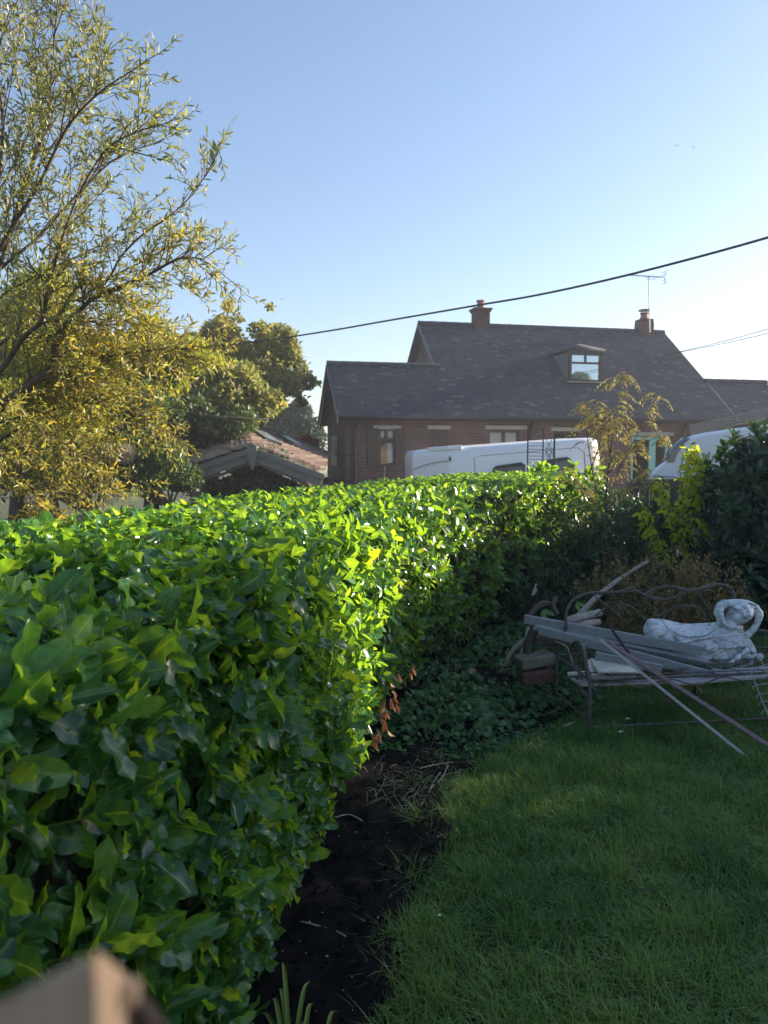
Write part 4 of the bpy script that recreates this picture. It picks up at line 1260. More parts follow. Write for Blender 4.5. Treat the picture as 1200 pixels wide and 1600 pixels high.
# crease line on the tail panel, door groove, windows
mb = MB()
pts_ = []
for k in range(9):
    f = k / 8; x = -.64 + .62 * f; y = .60 - .58 * f
    pts_.append((x, y - .028, H1 - .36 + .12 * math.sin(f * 1.7)))
mb.tube(pts_, .008, 4); mb.build('crease', M['van_gap'], v1)
mb = MB()
mb.tube([(.47, -.012, .7), (.47, .02, H1 - .22), (.60, .022, H1 - .19), (2.5, .022, H1 - .17), (2.62, .012, H1 - .26), (2.62, -.012, .7)], .008, 4)
mb.build('door', M['van_gap'], v1)
for x0, x1, z1 in ((.80, 1.42, H1 - .37), (1.78, 2.32, H1 - .33)):
    z0 = z1 - .42
    fr = MB().prism([(x0, z0), (x1, z0), (x1 + .02, z1 - .05), (x1 - .05, z1), (x0 + .08, z1 - .03), (x0 + .01, z1 - .09)], 'y', -.03, .06).build('window', M['rubber'], v1, bevel=.01)
    MB().prism([(x0 + .04, z0 + .04), (x1 - .03, z0 + .04), (x1 - .03, z1 - .07), (x0 + .06, z1 - .08)], 'y', -.036, -.031).build('pane', M['van_glass'], fr)
MB().box(-.01, .02, -.012, .03, H1 - .24, H1 - .16).build('rear_lamp', M['brickred'], v1)
def wheel(parent, c, r=.31, wd=.2):
    t_ = MB().lathe([(r*.62, -wd/2), (r*.93, -wd/2), (r, -wd/2+.03), (r, wd/2-.03), (r*.93, wd/2), (r*.62, wd/2)], (0,0,0), 24, 'y').build('wheel', M['rubber'], parent, smooth=False)
    t_.location = c
    MB().lathe([(.05, -wd/2-.01), (r*.6, -wd/2+.02), (r*.6, wd/2-.02), (.05, wd/2+.01)], (0,0,0), 16, 'y').build('rim', M['metal'], t_)
for x, y in ((.35, .25), (2.4, .25), (.35, 1.6), (2.4, 1.6)): wheel(v1, (x, y - .02, .31))

# second van, nose to the left, near the right edge; seen square on, its tail nearer to the viewer
AV = R(-27)
O2 = P(1018, 712, 10.8)
v2 = empty('white_van', (O2.x, O2.y, 0), AV)
tag(v2, 'white van with sloping windscreen and bonnet showing above the shrubs at the right edge', 'van')
def q2(px, py, y=0.0, out=0.0):
    """pixel -> point in the van's own side plane"""
    d = P(px, py, 10) - CAM
    ax = Vector((math.cos(AV), math.sin(AV), 0)); nrm = Vector((-math.sin(AV), math.cos(AV), 0))
    t_ = (Vector((O2.x, O2.y, CAM.z)) - CAM).dot(nrm) / d.dot(nrm)
    w_ = CAM + d * t_ - Vector((O2.x, O2.y, 0))
    return Vector((w_.dot(ax), y, w_.z))
prof_px = [(1019, 790), (1017, 762), (1019, 742), (1028, 732), (1041, 722), (1050, 708), (1060, 696), (1071, 687), (1084, 680.5), (1105, 676), (1140, 671), (1200, 664), (1330, 648), (1480, 630)]
prof = [q2(*p_) for p_ in prof_px]
prof = [(v_.x, v_.z) for v_ in prof]
prof = [(prof[0][0], .32)] + prof[1:] + [(prof[-1][0] + .12, prof[-1][1] - .3), (prof[-1][0] + .15, .32)]
mb = MB(); W2 = 1.85
secs = [(0.0, .10, 0.0), (.03, .05, .0), (.10, .0, .05), (.45, -.0, .10), (W2/2, .0, .13)]
secs = secs + [(W2 - y, a_, b_) for y, a_, b_ in secs[:-1][::-1]]
for y, dz, nose in secs:
    for a_, b_ in prof:
        up_ = max(0, min(1, (b_ - 1.3) / .4))
        fr = max(0, min(1, (.9 - a_) / .9)) 
        mb.v.append((a_ + (dz * .5 - nose) * fr, y, b_ - dz * up_ * .6 + (nose * .2 * up_)))
n = len(prof)
for i in range(len(secs) - 1):
    for k in range(n):
        k2 = (k + 1) % n
        mb.f.append((i*n+k, i*n+k2, (i+1)*n+k2, (i+1)*n+k))
mb.f.append(tuple(range(n))); mb.f.append(tuple((len(secs)-1)*n + k for k in range(n))[::-1])
mb.build('body', M['van'], v2, smooth=False, bevel=.03, seg=3)
# windscreen: dark wrap round strip standing proud of the slope
mb = MB(); rows = []
for i, (px, py) in enumerate(((1041, 722), (1050, 708), (1060, 696), (1070, 687.5))):
    base_ = q2(px, py); row = []
    for y, back in ((-.004, .10), (.04, .02), (.2, -.04), (W2/2, -.09), (W2-.2, -.04), (W2-.04, .02), (W2+.004, .10)):
        row.append(base_ + Vector((back - .03, y, .02)))
    rows.append(row)
for r_ in rows: mb.v += [tuple(v_) for v_ in r_]
for i in range(3):
    for k in range(6): mb.f.append((i*7+k, i*7+k+1, (i+1)*7+k+1, (i+1)*7+k))
o = mb.build('windscreen', M['van_glass'], v2, smooth=True)
so = o.modifiers.new('solid', 'SOLIDIFY'); so.thickness = .012
MB().prism([(v_.x, v_.z) for v_ in (q2(1041, 722.5), q2(1052, 706), q2(1064, 694), q2(1074, 686.5), q2(1068, 695), q2(1058, 710), q2(1053, 722.5))], 'y', -.012, .01).build('side_glass', M['van_glass'], v2)
MB().prism([(v_.x, v_.z) for v_ in (q2(1080, 692), q2(1086, 690), q2(1085, 693), q2(1081, 695))], 'y', -.02, .0).build('badge', M['plastic'], v2)
MB().tube([q2(1020, 745, -.006), q2(1040, 744.5, -.006), q2(1058, 746, -.006)], .008, 4).build('bonnet_gap', M['van_gap'], v2)
MB().tube([q2(1064, 760, -.004), q2(1062, 730, -.004), q2(1072, 706, -.004), q2(1078, 700, -.004)], .006, 4).build('door_gap', M['van_gap'], v2)
MB().prism([(v_.x, v_.z) for v_ in (q2(1150, 700), q2(1152, 684), q2(1210, 679), q2(1212, 700))], 'y', -.012, .01).build('window', M['van_glass'], v2)
for x in (.75, 3.1):
    for y in (.1, W2 - .1): wheel(v2, (x, y, .33), .33)

# dark slatted lean-to roof beyond the second van
lt = empty('slatted_canopy', P(1150, 712, 14.0)); lt.location.z = 0
tag(lt, 'long dark slatted canopy edge seen just above the roof of the right hand van', 'canopy')
o_ = Vector(lt.location)
mb = MB()
for k in range(4):
    a = P(1080, 677 - k * .2 , 14.2) + Vector((0, .02 * k, .045 * k)); b = P(1290, 636, 11.8) + Vector((0, .02 * k, .055 * k))
    mb.beam(a - o_, b - o_, .03, .035)
mb.build('slats', M['fascia'], lt)
mb = MB()
a, b = P(1084, 672, 14.2), P(1290, 636, 11.8)
for f in (0.02, .33, .66, .99):
    p_ = a.lerp(b, f) - o_ + Vector((0, .05, .05)); MB().box(p_.x - .04, p_.x + .04, p_.y, p_.y + .08, 0, p_.z).build('post', M['fascia'], lt)


# ================================================================== TRELLIS, PLANT CANE, FENCE
tr = empty('metal_garden_arch', P(850, 712, 10.5)); tr.location.z = 0
tag(tr, 'black metal trellis with rungs and a scrollwork panel standing behind the hedge', 'trellis')
o_ = Vector(tr.location); YT = 10.5
mb = MB()
for px in (825, 849, 866.5): 
    t_ = P(px, 670 if px < 860 else 673, YT) - o_; mb.tube([(t_.x, t_.y, 0), t_], .0095 if px < 850 else .013, 5)
mb.build('upright', M['gutter'], tr)
mb = MB()
for k in range(12):
    y = 670 + k * 5.3
    mb.tube([P(825, y, YT) - o_, P(849, y + .6, YT) - o_], .0045, 4)
mb.build('rung', M['gutter'], tr)
mb = MB()
mb.tube(smooth_path([P(x, y, YT) - o_ for x, y in ((851, 680), (856, 692), (862, 706), (855, 718), (851, 729))], 4), .005, 4)
mb.tube(smooth_path([P(x, y, YT) - o_ for x, y in ((865, 680), (860, 692), (853, 706), (861, 718), (865, 729))], 4), .005, 4)
for cx, cy in ((854.5, 703), (861.5, 703), (854.5, 710), (861.5, 710)):
    mb.tube([P(cx + 3 * math.cos(a), cy + 3 * math.sin(a), YT) - o_ for a in [k * .7 for k in range(10)]], .004, 4)
mb.build('scrollwork', M['gutter'], tr)
c0 = P(600, 712, 9.5); c1 = P(601.5, 729, 9.5)
tag(MB().tube([(P(600, 712, 9.5).x, 9.5, 0), P(600.5, 745, 9.5), c1], .008, 5).build('garden_cane', M['deadwood']), 'thin pale cane standing up behind the hedge below the shuttered window', 'cane')
fn = empty('wooden_fence', P(1030, 712, 9.3)); fn.location.z = 0
tag(fn, 'low grey brown timber fence glimpsed between the hedge and the dark shrubs', 'fence')
o_ = Vector(fn.location)
mb = MB()
a, b = P(985, 762, 9.4) - o_, P(1400, 757, 9.0) - o_
for k in range(26):
    f0 = k / 26; f1 = (k + .93) / 26
    p0, p1 = a.lerp(b, f0), a.lerp(b, f1)
    mb.box(p0.x, p1.x, (p0.y + p1.y) / 2 - .01, (p0.y + p1.y) / 2 + .012, .05, p0.z)
mb.build('boards', M['fencewood'], fn)
mb = MB(); mb.beam(P(985, 757, 9.4) - o_, P(1400, 752, 9.0) - o_, .06, .12); mb.build('top_rail', M['fencewood'], fn)
for f in (.0, .26, .52, .78, 1.0):
    p_ = a.lerp(b, f); MB().box(p_.x - .05, p_.x + .05, p_.y - .09, p_.y - .0125, 0, p_.z + .06).build('post', M['fencewood'], fn)

# ================================================================== CABLES
def cable(name, pts, r, lab, sub=6):
    o = MB().tube(smooth_path(pts, sub), r, 6).build(name, M['cable'], smooth=True)
    tag(o, lab, 'cable')
cable('overhead_cable', [P(2400, -180, 4.2), P(1700, 170, 5.4), P(1330, 326, 6.6), P(1200, 371, 7.2), P(1000, 425, 8.2), P(850, 459, 9.1), P(740, 478, 9.9), P(600, 502, 11), P(520, 516, 11.8), P(420, 531, 13), P(300, 545, 14.5), P(235, 552, 15.5), P(120, 560, 18), P(40, 562, 20)],   .012, 'thick dark overhead cable sagging across the whole sky')
cable('thin_wire', [P(1051, 552, 22.6), P(1120, 536, 19), P(1200, 514, 16), P(1300, 484, 13), P(1700, 330, 9)], .008, 'upper of two thin wires leaving the right roof slope')
cable('thin_wire', [P(1051, 552.5, 22.6), P(1120, 539, 19), P(1200, 521, 16), P(1300, 498, 13), P(1700, 370, 9)], .008, 'lower of two thin wires leaving the right roof slope')
cable('thin_wire', [P(180, 622, 12.8), P(270, 641, 13), P(340, 650, 13.3), P(420, 655, 14)], .006, 'thin pale wire crossing in front of the trees above the garage')
# birds
for (x, y, s, lab) in ((440, 468, .5, 'small bird low over the trees left of the house'), (1057, 228, .4, 'left one of two specks of birds high at the right'), (1083, 230, .4, 'right one of two specks of birds high at the right'), (1151, 579, .5, 'small bird just above the low roof at the right'), (600, 443, .3, 'faint tiny bird left of the first chimney')):
    c = P(x, y, 70)
    mb = MB()
    mb.lathe([(.01, -.22), (.06, -.08), (.07, .05), (.03, .2), (.01, .24)], (0, 0, 0), 8, 'x')
    for sg in (-1, 1):
        mb.add([(.08, 0, .03), (-.08, 0, .03), (-.12, sg * .3, .14), (.02, sg * .32, .14), (-.16, sg * .6, .06), (.08, 0, .015), (-.08, 0, .015), (-.12, sg * .3, .125), (.02, sg * .32, .125), (-.16, sg * .6, .05)], [(0, 1, 2, 3), (3, 2, 4), (5, 8, 7, 6), (8, 9, 7), (0, 3, 8, 5), (3, 4, 9, 8), (1, 6, 7, 2), (2, 7, 9, 4)])
    b_ = mb.build('bird', M['feather']); b_.location = c; b_.scale = (s, s, s); b_.rotation_euler = (R(25), R(5), R(70))
    tag(b_, lab, 'bird', 'birds in the sky')

# ================================================================== BENCH AND WHAT LIES ON IT
BO = Vector((1.17, 4.28, 0)); BA = math.atan2(.13, .99)
bench = empty('garden_bench', BO, BA)
tag(bench, 'low rusty wrought iron garden bench with vine patterned back, piled with planks', 'bench')
binv = Matrix.Rotation(-BA, 3, 'Z')
def bl(v): return binv @ (Vector(v) - BO)          # world point into bench space
BLEN, BDEP, SZ = 1.9, .55, .33
def leg(x, y, z):
    return MB().tube([(x, y, 0), (x, y, z)], .011, 6).build('leg', M['rustiron'], bench, smooth=True)
leg(0, 0, SZ); leg(BLEN, 0, SZ); leg(0, BDEP, SZ); leg(BLEN, BDEP, SZ); leg(.95, BDEP, SZ)
mb = MB()
mb.tube([(0, 0, SZ), (BLEN, 0, SZ)], .009, 5); mb.tube([(0, BDEP, SZ), (BLEN, BDEP, SZ)], .009, 5)
mb.tube([(0, 0, SZ), (0, BDEP, SZ)], .009, 5); mb.tube([(BLEN, 0, SZ), (BLEN, BDEP, SZ)], .009, 5)
for k in range(1, 7): mb.tube([(0, BDEP * k / 7, SZ - .004), (BLEN, BDEP * k / 7, SZ - .004)], .004, 4)
for k in range(1, 12): mb.tube([(BLEN * k / 12, 0, SZ - .01), (BLEN * k / 12, BDEP, SZ - .01)], .003, 4)
mb.build('seat', M['rustiron'], bench)
mb = MB(); mb.tube([(0, 0, .055), (BLEN, 0, .06)], .007, 5); mb.tube([(0, 0, .09), (0, BDEP, .09)], .006, 5); mb.build('stretcher', M['rustiron'], bench)
# scroll apron under the front rail
mb = MB()
pts_ = [(.05 + .06 * k, .0, SZ - .035 + .02 * math.sin(k * 1.1)) for k in range(31)]
mb.tube(smooth_path(pts_, 3), .0045, 4); mb.build('apron', M['rustiron'], bench)
# arm loop at the left end
mb = MB()
arm = [P(x, y, Y) for x, y, Y in ((928, 1078, 4.28), (918, 1052, 4.3), (914, 1025, 4.34), (909, 1008, 4.42), (901, 1003, 4.52), (895, 1010, 4.62), (893, 1030, 4.68), (899, 1055, 4.55), (908, 1078, 4.4), (917, 1090, 4.32))]
mb.tube(smooth_path([bl(v) for v in arm], 4), .012, 6)
mb.tube(smooth_path([bl(P(x, y, Y)) for x, y, Y in ((905, 1012, 4.46), (899, 1030, 4.5), (903, 1052, 4.45), (910, 1062, 4.4))], 4), .007, 5)
mb.build('armrest', M['rustiron'], bench, smooth=True)
# back: traced vine tubes lying in the plane of the back
cr = lambda X_, Y_: (780 + X_ / 2.857, 860 + Y_ / 2.857)
YB = 4.86
vines = [([(300, 345), (297, 290), (315, 240), (345, 212), (400, 192), (450, 190), (520, 188), (575, 172), (600, 165)], .012),
         ([(480, 195), (560, 185), (600, 180), (640, 195), (680, 210), (740, 219), (790, 206), (830, 182), (850, 178)], .010),
         ([(640, 205), (700, 170), (760, 162), (850, 179), (920, 166), (970, 151), (1020, 161), (1045, 190), (1052, 225)], .013),
         ([(430, 290), (470, 262), (540, 243), (590, 252), (620, 280), (655, 310)], .007),
         ([(420, 195), (450, 225), (500, 262), (545, 300), (550, 335)], .006),
         ([(700, 300), (760, 265), (820, 247), (880, 252), (915, 280), (925, 320)], .007),
         ([(880, 175), (905, 215), (930, 260), (950, 300)], .006),
         ([(800, 205), (780, 250), (740, 290), (720, 340)], .006)]
mb = MB()
for pl, r_ in vines:
    mb.tube(smooth_path([bl(P(*cr(*q_), YB + .04 * math.sin(q_[0] * .02))) for q_ in pl], 4), [r_ * (1 - .3 * abs(2 * i / (len(pl) * 4 - 4) - 1)) for i in range((len(pl) - 1) * 4 + 1)], 6)
mb.tube([bl(P(*cr(1052, 222), YB)), (1.02, BDEP, SZ)], .011, 6)
mb.tube([bl(P(*cr(300, 340), YB)), (.0, BDEP, SZ)], .011, 6)
mb.tube(smooth_path([bl(P(1184, 985, 4.86)), bl(P(1200, 988, 4.86)), bl(P(1222, 1005, 4.84)), (BLEN, BDEP, SZ)], 3), .012, 6)
mb.build('backrest', M['rustiron'], bench, smooth=True)

def plank(name, a, b, wd, th, mat, lab, cat='plank', group=None, up=Vector((0, 0, 1)), twist=0.0, bev=.002):
    a, b = Vector(a), Vector(b)
    c = (a + b) / 2
    o = MB().beam(a - c, b - c, wd, th, up, twist).build(name, mat, bevel=bev)
    o.location = c
    return tag(o, lab, cat, group)
gp = 'grey planks across the bench'
plank('plank', P(819, 967, 4.98), P(1098, 1017, 4.62), .03, .056, M['plank'], 'topmost grey plank, reaching furthest left over the log', group=gp)
plank('plank', P(838, 981, 4.92), P(1106, 1036, 4.63), .04, .03, M['plank'], 'second grey plank, lying flat just under the topmost one', group=gp, twist=R(-55))
plank('plank', P(842, 984, 4.86), P(1121, 1058, 4.48), .03, .052, M['plank'], 'lowest long grey plank, its right end nearest the viewer', group=gp)
plank('plank', P(930, 1025, 4.60), P(1034, 1046, 4.50), .03, .055, M['plank'], 'short dark grey plank tucked beneath the long ones', group=gp)
plank('batten', P(937, 999, 4.42), P(1188, 1200, 3.86), .030, .016, M['batten'], 'long pale grey batten slanting from the planks down to the grass', 'batten', 'slanting battens', twist=R(-25))
plank('batten', P(948, 1002, 4.44), P(1262, 1204, 3.84), .036, .022, M['redbatten'], 'long maroon brown batten slanting beside the pale grey one', 'batten', 'slanting battens', twist=R(-25))
for i, (pts_, z, lab) in enumerate([([(922, 1036), (985, 1041), (1003, 1058), (934, 1057)], .0, 'stained cream board lying on the bench, on top of its pile'),
                                 ([(914, 1034), (960, 1040), (1000, 1064), (926, 1063)], -.012, 'cream board directly beneath the stained one')]):
    q_ = [P(x, y, Y) for (x, y), Y in zip(pts_, (4.62, 4.62, 4.42, 4.40))]
    c = sum(q_, Vector()) / 4
    dn = Vector((0, 0, -.009)); z_ = Vector((0, 0, z))
    mb = MB(); z_ = z_ + Vector((0, 0, .03)); mb.add([v_ - c + z_ for v_ in q_] + [v_ - c + dn + z_ for v_ in q_], [(0, 3, 2, 1), (4, 5, 6, 7), (0, 1, 5, 4), (1, 2, 6, 5), (2, 3, 7, 6), (3, 0, 4, 7)])
    o = mb.build('board', M['cream']); o.location = c
    tag(o, lab, 'board', 'cream boards on the bench')
plank('board', P(900, 1066, 4.46), P(1045, 1062, 4.62), .13, .014, M['batten'], 'grey board flat on the left half of the bench seat', 'board', 'boards lying flat on the seat')
plank('board', P(1040, 1062, 4.5), P(1240, 1042, 4.66), .11, .014, M['batten'], 'greenish grey board flat on the seat in front of the statue', 'board', 'boards lying flat on the seat')
plank('board', P(1050, 1068, 4.42), P(1236, 1053, 4.52), .05, .014, M['batten'], 'narrow board on the front edge of the seat at the right', 'board', 'boards lying flat on the seat')
plank('broken_stick', P(887, 1053, 4.45), P(920, 1051, 4.45), .018, .018, M['cream'], 'short pale stick end poking out left of the arm loop', 'stick')
o = MB().tube(smooth_path([P(953, 977, 4.7), P(962, 992, 4.65), (P(972, 1006, 4.6)), P(983, 1020, 4.52)], 4), .009, 6).build('dark_rod', M['rubber'], smooth=True)
tag(o, 'short dark twisted rod laid across the grey planks', 'rod')
# white wire rack at the right
wr = empty('wire_rack', P(1187, 1060, 4.2)); o_ = Vector(wr.location)
tag(wr, 'bent pale wire rack with curled end leaning on the right end of the bench', 'wire rack')
mb = MB()
q = lambda x, y, Y=4.2: P(x, y, Y) - o_
mb.tube(smooth_path([q(1188, 1030), q(1195, 1045), q(1203, 1062), q(1214, 1085), q(1230, 1120, 4.1), q(1245, 1170, 3.95)], 3), .0028, 5)
mb.tube(smooth_path([q(1174, 1052), q(1183, 1075), q(1193, 1100), (q(1203, 1125, 4.12)), q(1216, 1172, 4.0)], 3), .0028, 5)
mb.tube([q(1188 + 5 * math.cos(a), 1026 + 5 * math.sin(a)) for a in [k * .6 for k in range(12)]], .0035, 5)
mb.build('frame', M['wire'], wr, smooth=True)
mb = MB()
for y0, y1, x0 in ((1046, 1030, 1172), (1058, 1048, 1176), (1072, 1064, 1178), (1086, 1080, 1184), (1098, 1094, 1188), (1112, 1110, 1192)):
    mb.tube(smooth_path([q(x0 - 2, y0 + 5), q(x0, y0), q(x0 + 12, y0 - 3), q(x0 + 50, y1)], 3), .0018, 4)
mb.build('rung', M['wire'], wr, smooth=True)

# --------------------------------------------------------------- statue, lying on its back along the bench
def sculpt_statue():
    YS = 4.80
    bm_v, bm_f = [], []
    def ell(c, r, rot=(0, 0, 0), n=20):
        Rm = (Matrix.Rotation(rot[2], 3, 'Z') @ Matrix.Rotation(rot[1], 3, 'Y') @ Matrix.Rotation(rot[0], 3, 'X'))
        n0 = len(bm_v)
        for i in range(n + 1):
            th = math.pi * i / n
            for j in range(n):
                ph = 2 * math.pi * j / n
                v_ = Rm @ Vector((r[0] * math.sin(th) * math.cos(ph), r[1] * math.sin(th) * math.sin(ph), r[2] * math.cos(th)))
                bm_v.append(tuple(Vector(c) + v_))
        for i in range(n):
            for j in range(n):
                j2 = (j + 1) % n
                bm_f.append((n0 + i*n + j, n0 + i*n + j2, n0 + (i+1)*n + j2, n0 + (i+1)*n + j))
    def tub(pts_, rr):
        t_ = MB().tube(smooth_path(pts_, 5), rr, 10)
        n0 = len(bm_v); bm_v.extend(t_.v); bm_f.extend([tuple(n0 + i for i in f) for f in t_.f if True])
    q = lambda X_, Y_, d=0.0: P(960 + X_ / 5, 900 + Y_ / 5, YS + d)       # zoomed-crop pixels (5x)
    # gown: row of cross sections from the knees (left) to the shoulders (right)
    secs = [(275, 385, 480, .05), (300, 352, 520, .085), (340, 348, 560, .10), (420, 358, 600, .11), (500, 375, 650, .12), (580, 395, 690, .13), (660, 398, 715, .13), (740, 392, 735, .13), (800, 385, 742, .12), (860, 385, 742, .12), (920, 390, 735, .11), (980, 395, 722, .10), (1030, 440, 700, .085), (1080, 520, 680, .065), (1110, 570, 655, .04)]
    n0 = len(bm_v); K = 18
    for (X_, t_, b_, d_) in secs:
        T_, B_ = q(X_, t_), q(X_, b_)
        cz = (T_.z + B_.z) / 2; hz = (T_.z - B_.z) / 2
        for k in range(K):
            a = 2 * math.pi * k / K
            bm_v.append((T_.x, T_.y + d_ * .6 - d_ * math.cos(a), cz + hz * math.copysign(abs(math.sin(a)) ** .8, math.sin(a))))
    for i in range(len(secs) - 1):
        for k in range(K):
            k2 = (k + 1) % K
            bm_f.append((n0 + i*K + k, n0 + i*K + k2, n0 + (i+1)*K + k2, n0 + (i+1)*K + k))
    bm_f.append(tuple(n0 + k for k in range(K))[::-1]); bm_f.append(tuple(n0 + (len(secs)-1)*K + k for k in range(K)))
    # rounded knee end, shoulder, neck, head, arms
    ell(q(305, 428, .05), (.055, .10, .066))
    ell(q(880, 410, .05), (.07, .07, .035)); 
    tub([q(880, 420, .04), q(900, 380, .0), q(930, 340, -.01)], .042)
    HC_ = q(990, 290, -.03)
    ell(HC_, (.078, .062, .063), (0, R(-22), 0), 24)
    ell(q(925, 330, .0), (.04, .045, .04))
    ell(q(1060, 262, .02), (.052, .05, .038), (0, R(20), 0))          # hair to the right
    ell(q(960, 225, .03), (.07, .05, .026), (0, R(4), 0))
    # arm loop at the left of the face
    tub([q(800, 390, .02), q(825, 350), q(810, 280, -.01), (q(840, 225, -.02)), q(900, 212, -.03), q(980, 208, -.02), q(1060, 225, -.02), q(1115, 255, -.02)], [.020] * 9 + [.026] * 10 + [.024] * 17)
    tub([q(845, 235, -.03), q(835, 290, -.045), q(850, 345, -.05), q(890, 390, -.05), q(950, 405, -.04), q(1000, 400, -.03)], .015)
    # arm loop at the right of the face
    tub([q(1090, 245, -.02), q(1125, 290, -.03), q(1122, 350, -.035), q(1090, 410, -.03), q(1040, 455, -.02), q(1000, 460, 0)], [.026] * 8 + [.021] * 10 + [.02] * 8)
    # folds and sash over the gown
    tub([q(385, 350, -.08), q(420, 410, -.10), q(500, 455, -.11), q(600, 468, -.10), q(700, 455, -.09), q(780, 415, -.06)], .007)
    tub([q(520, 520, -.10), q(620, 508, -.10), q(740, 480, -.09), q(860, 465, -.08), q(1010, 455, -.05)], .008)
    tub([q(700, 590, -.07), q(740, 570, -.075), q(780, 580, -.075)], .012)
    tub([q(900, 690, -.07), q(960, 640, -.08), q(1020, 590, -.07), q(1060, 580, -.05), q(1100, 600, -.03)], .014)
    tub([q(820, 550, -.06), q(900, 560, -.07), q(980, 540, -.06), q(1040, 545, -.04)], .012)
    tub([q(760, 740, -.04), q(880, 742, -.06), q(990, 715, -.06), q(1080, 675, -.03)], .012)
    ell(q(1136, 628, -.03), (.022, .014, .022))
    me = bpy.data.meshes.new('tmp'); me.from_pydata(bm_v, [], bm_f); me.update()
    ob = bpy.data.objects.new('tmp', me); col.objects.link(ob)
    rm = ob.modifiers.new('r', 'REMESH'); rm.mode = 'VOXEL'; rm.voxel_size = .0042
    sm_ = ob.modifiers.new('s', 'SMOOTH'); sm_.iterations = 5; sm_.factor = .5
    dg = bpy.context.evaluated_depsgraph_get()
    me2 = bpy.data.meshes.new_from_object(ob.evaluated_get(dg))
    bpy.data.objects.remove(ob)
    nv = len(me2.vertices)
    co = np.empty(nv * 3, np.float32); me2.vertices.foreach_get('co', co); co = co.reshape(-1, 3).astype(float)
    nn = np.empty(nv * 3, np.float32); me2.vertices.foreach_get('normal', nn); nn = nn.reshape(-1, 3)
    # face: the figure looks towards the viewer and up; carve eyes, mouth, raise nose
    groove = np.zeros(nv)
    def carve(px, py, r, amp, axis=(0, 0, 0), g=0.0, sx=1.0, sz=1.0, tilt=R(-30)):
        c_ = q(px, py, -.06)
        dx = co[:, 0] - c_.x; dz = co[:, 2] - c_.z
        r *= 1.35; a = dx * math.cos(tilt) + dz * math.sin(tilt); b2 = -dx * math.sin(tilt) + dz * math.cos(tilt)
        wgt = np.exp(-((a / (r * sx)) ** 2 + (b2 / (r * sz)) ** 2)) * (co[:, 1] < YS + .0)
        co[:, 1] -= amp * wgt * 1.3
        groove[:] = np.maximum(groove, g * wgt)
    carve(948, 268, .010, -.012, g=.85, sx=1.1, sz=.6); carve(1010, 248, .010, -.012, g=.75, sx=1.2, sz=.55)
    carve(985, 285, .008, .020, sx=.7, sz=1.9, tilt=R(-20)); carve(992, 305, .008, .012, g=0)
    carve(1004, 330, .011, -.007, g=.9, sx=1.5, sz=.3, tilt=R(20)); carve(1008, 342, .010, .008, sx=1.4, sz=.6, tilt=R(20))
    carve(965, 330, .02, .006); carve(1040, 290, .02, .006); carve(1020, 360, .014, .007)
    carve(905, 300, .022, -.012, g=.6, sx=.5, sz=1.5, tilt=R(-15))
    # drapery ripples and pits
    wv = np.sin(co[:, 0] * 60 + co[:, 2] * 46 + 2.5 * vnoise(co, 7, 61) * 3) 
    low = np.clip((HC_.z - .09 - co[:, 2]) * 14, 0, 1)
    co += nn * ((wv * .0042 * low) + (vnoise(co, 45, 62) - .5)[:] * .005)[:, None]
    groove = np.maximum(groove, np.clip((vnoise(co * np.array([.45, 1, 1.5]), 62, 63) - .73) * 6, 0, 1) * .85)
    groove = np.maximum(groove, np.clip(-wv - .93, 0, 1) * 10 * low * (vnoise(co, 9, 64) > .42))
    # dark lines traced on the gown
    for pl in ([(388, 352), (410, 400), (480, 448), (560, 470), (640, 468), (720, 452), (780, 412)], [(490, 518), (620, 500), (740, 474), (860, 460), (1010, 452)], [(745, 620), (765, 660), (780, 715)], [(540, 655), (640, 690), (740, 720), (850, 740)], [(900, 700), (970, 630), (1030, 580), (1062, 610)], [(460, 440), (464, 510)], [(700, 600), (770, 570)], [(780, 560), (860, 545), (950, 560)], [(860, 690), (900, 655)]):
        pp_ = smooth_path([q(x, y) for x, y in pl], 10)
        A_ = np.array([[v_.x, v_.z] for v_ in pp_])
        dmin = np.min(np.hypot(co[:, None, 0] - A_[None, :, 0], co[:, None, 2] - A_[None, :, 1]), axis=1)
        wgt = np.exp(-(dmin / .0042) ** 2) * (nn[:, 1] < .2)
        groove = np.maximum(groove, wgt * .85); co[:, 1] += wgt * .006
    c0_ = q(700, 742); org = np.array([c0_.x, c0_.y, c0_.z])
    me2.vertices.foreach_set('co', (co - org).astype(np.float32).ravel()); me2.update()
    at = me2.attributes.new('groove', 'FLOAT', 'POINT'); at.data.foreach_set('value', np.clip(groove, 0, 1).astype(np.float32))
    me2.materials.clear()
    me2.name = 'statue'
    o = link_mesh('garden_statue', me2, M['statue'], None, True)
    o.location = org
    return tag(o, 'cracked white garden statue of a robed figure lying on the bench', 'statue')
sculpt_statue()

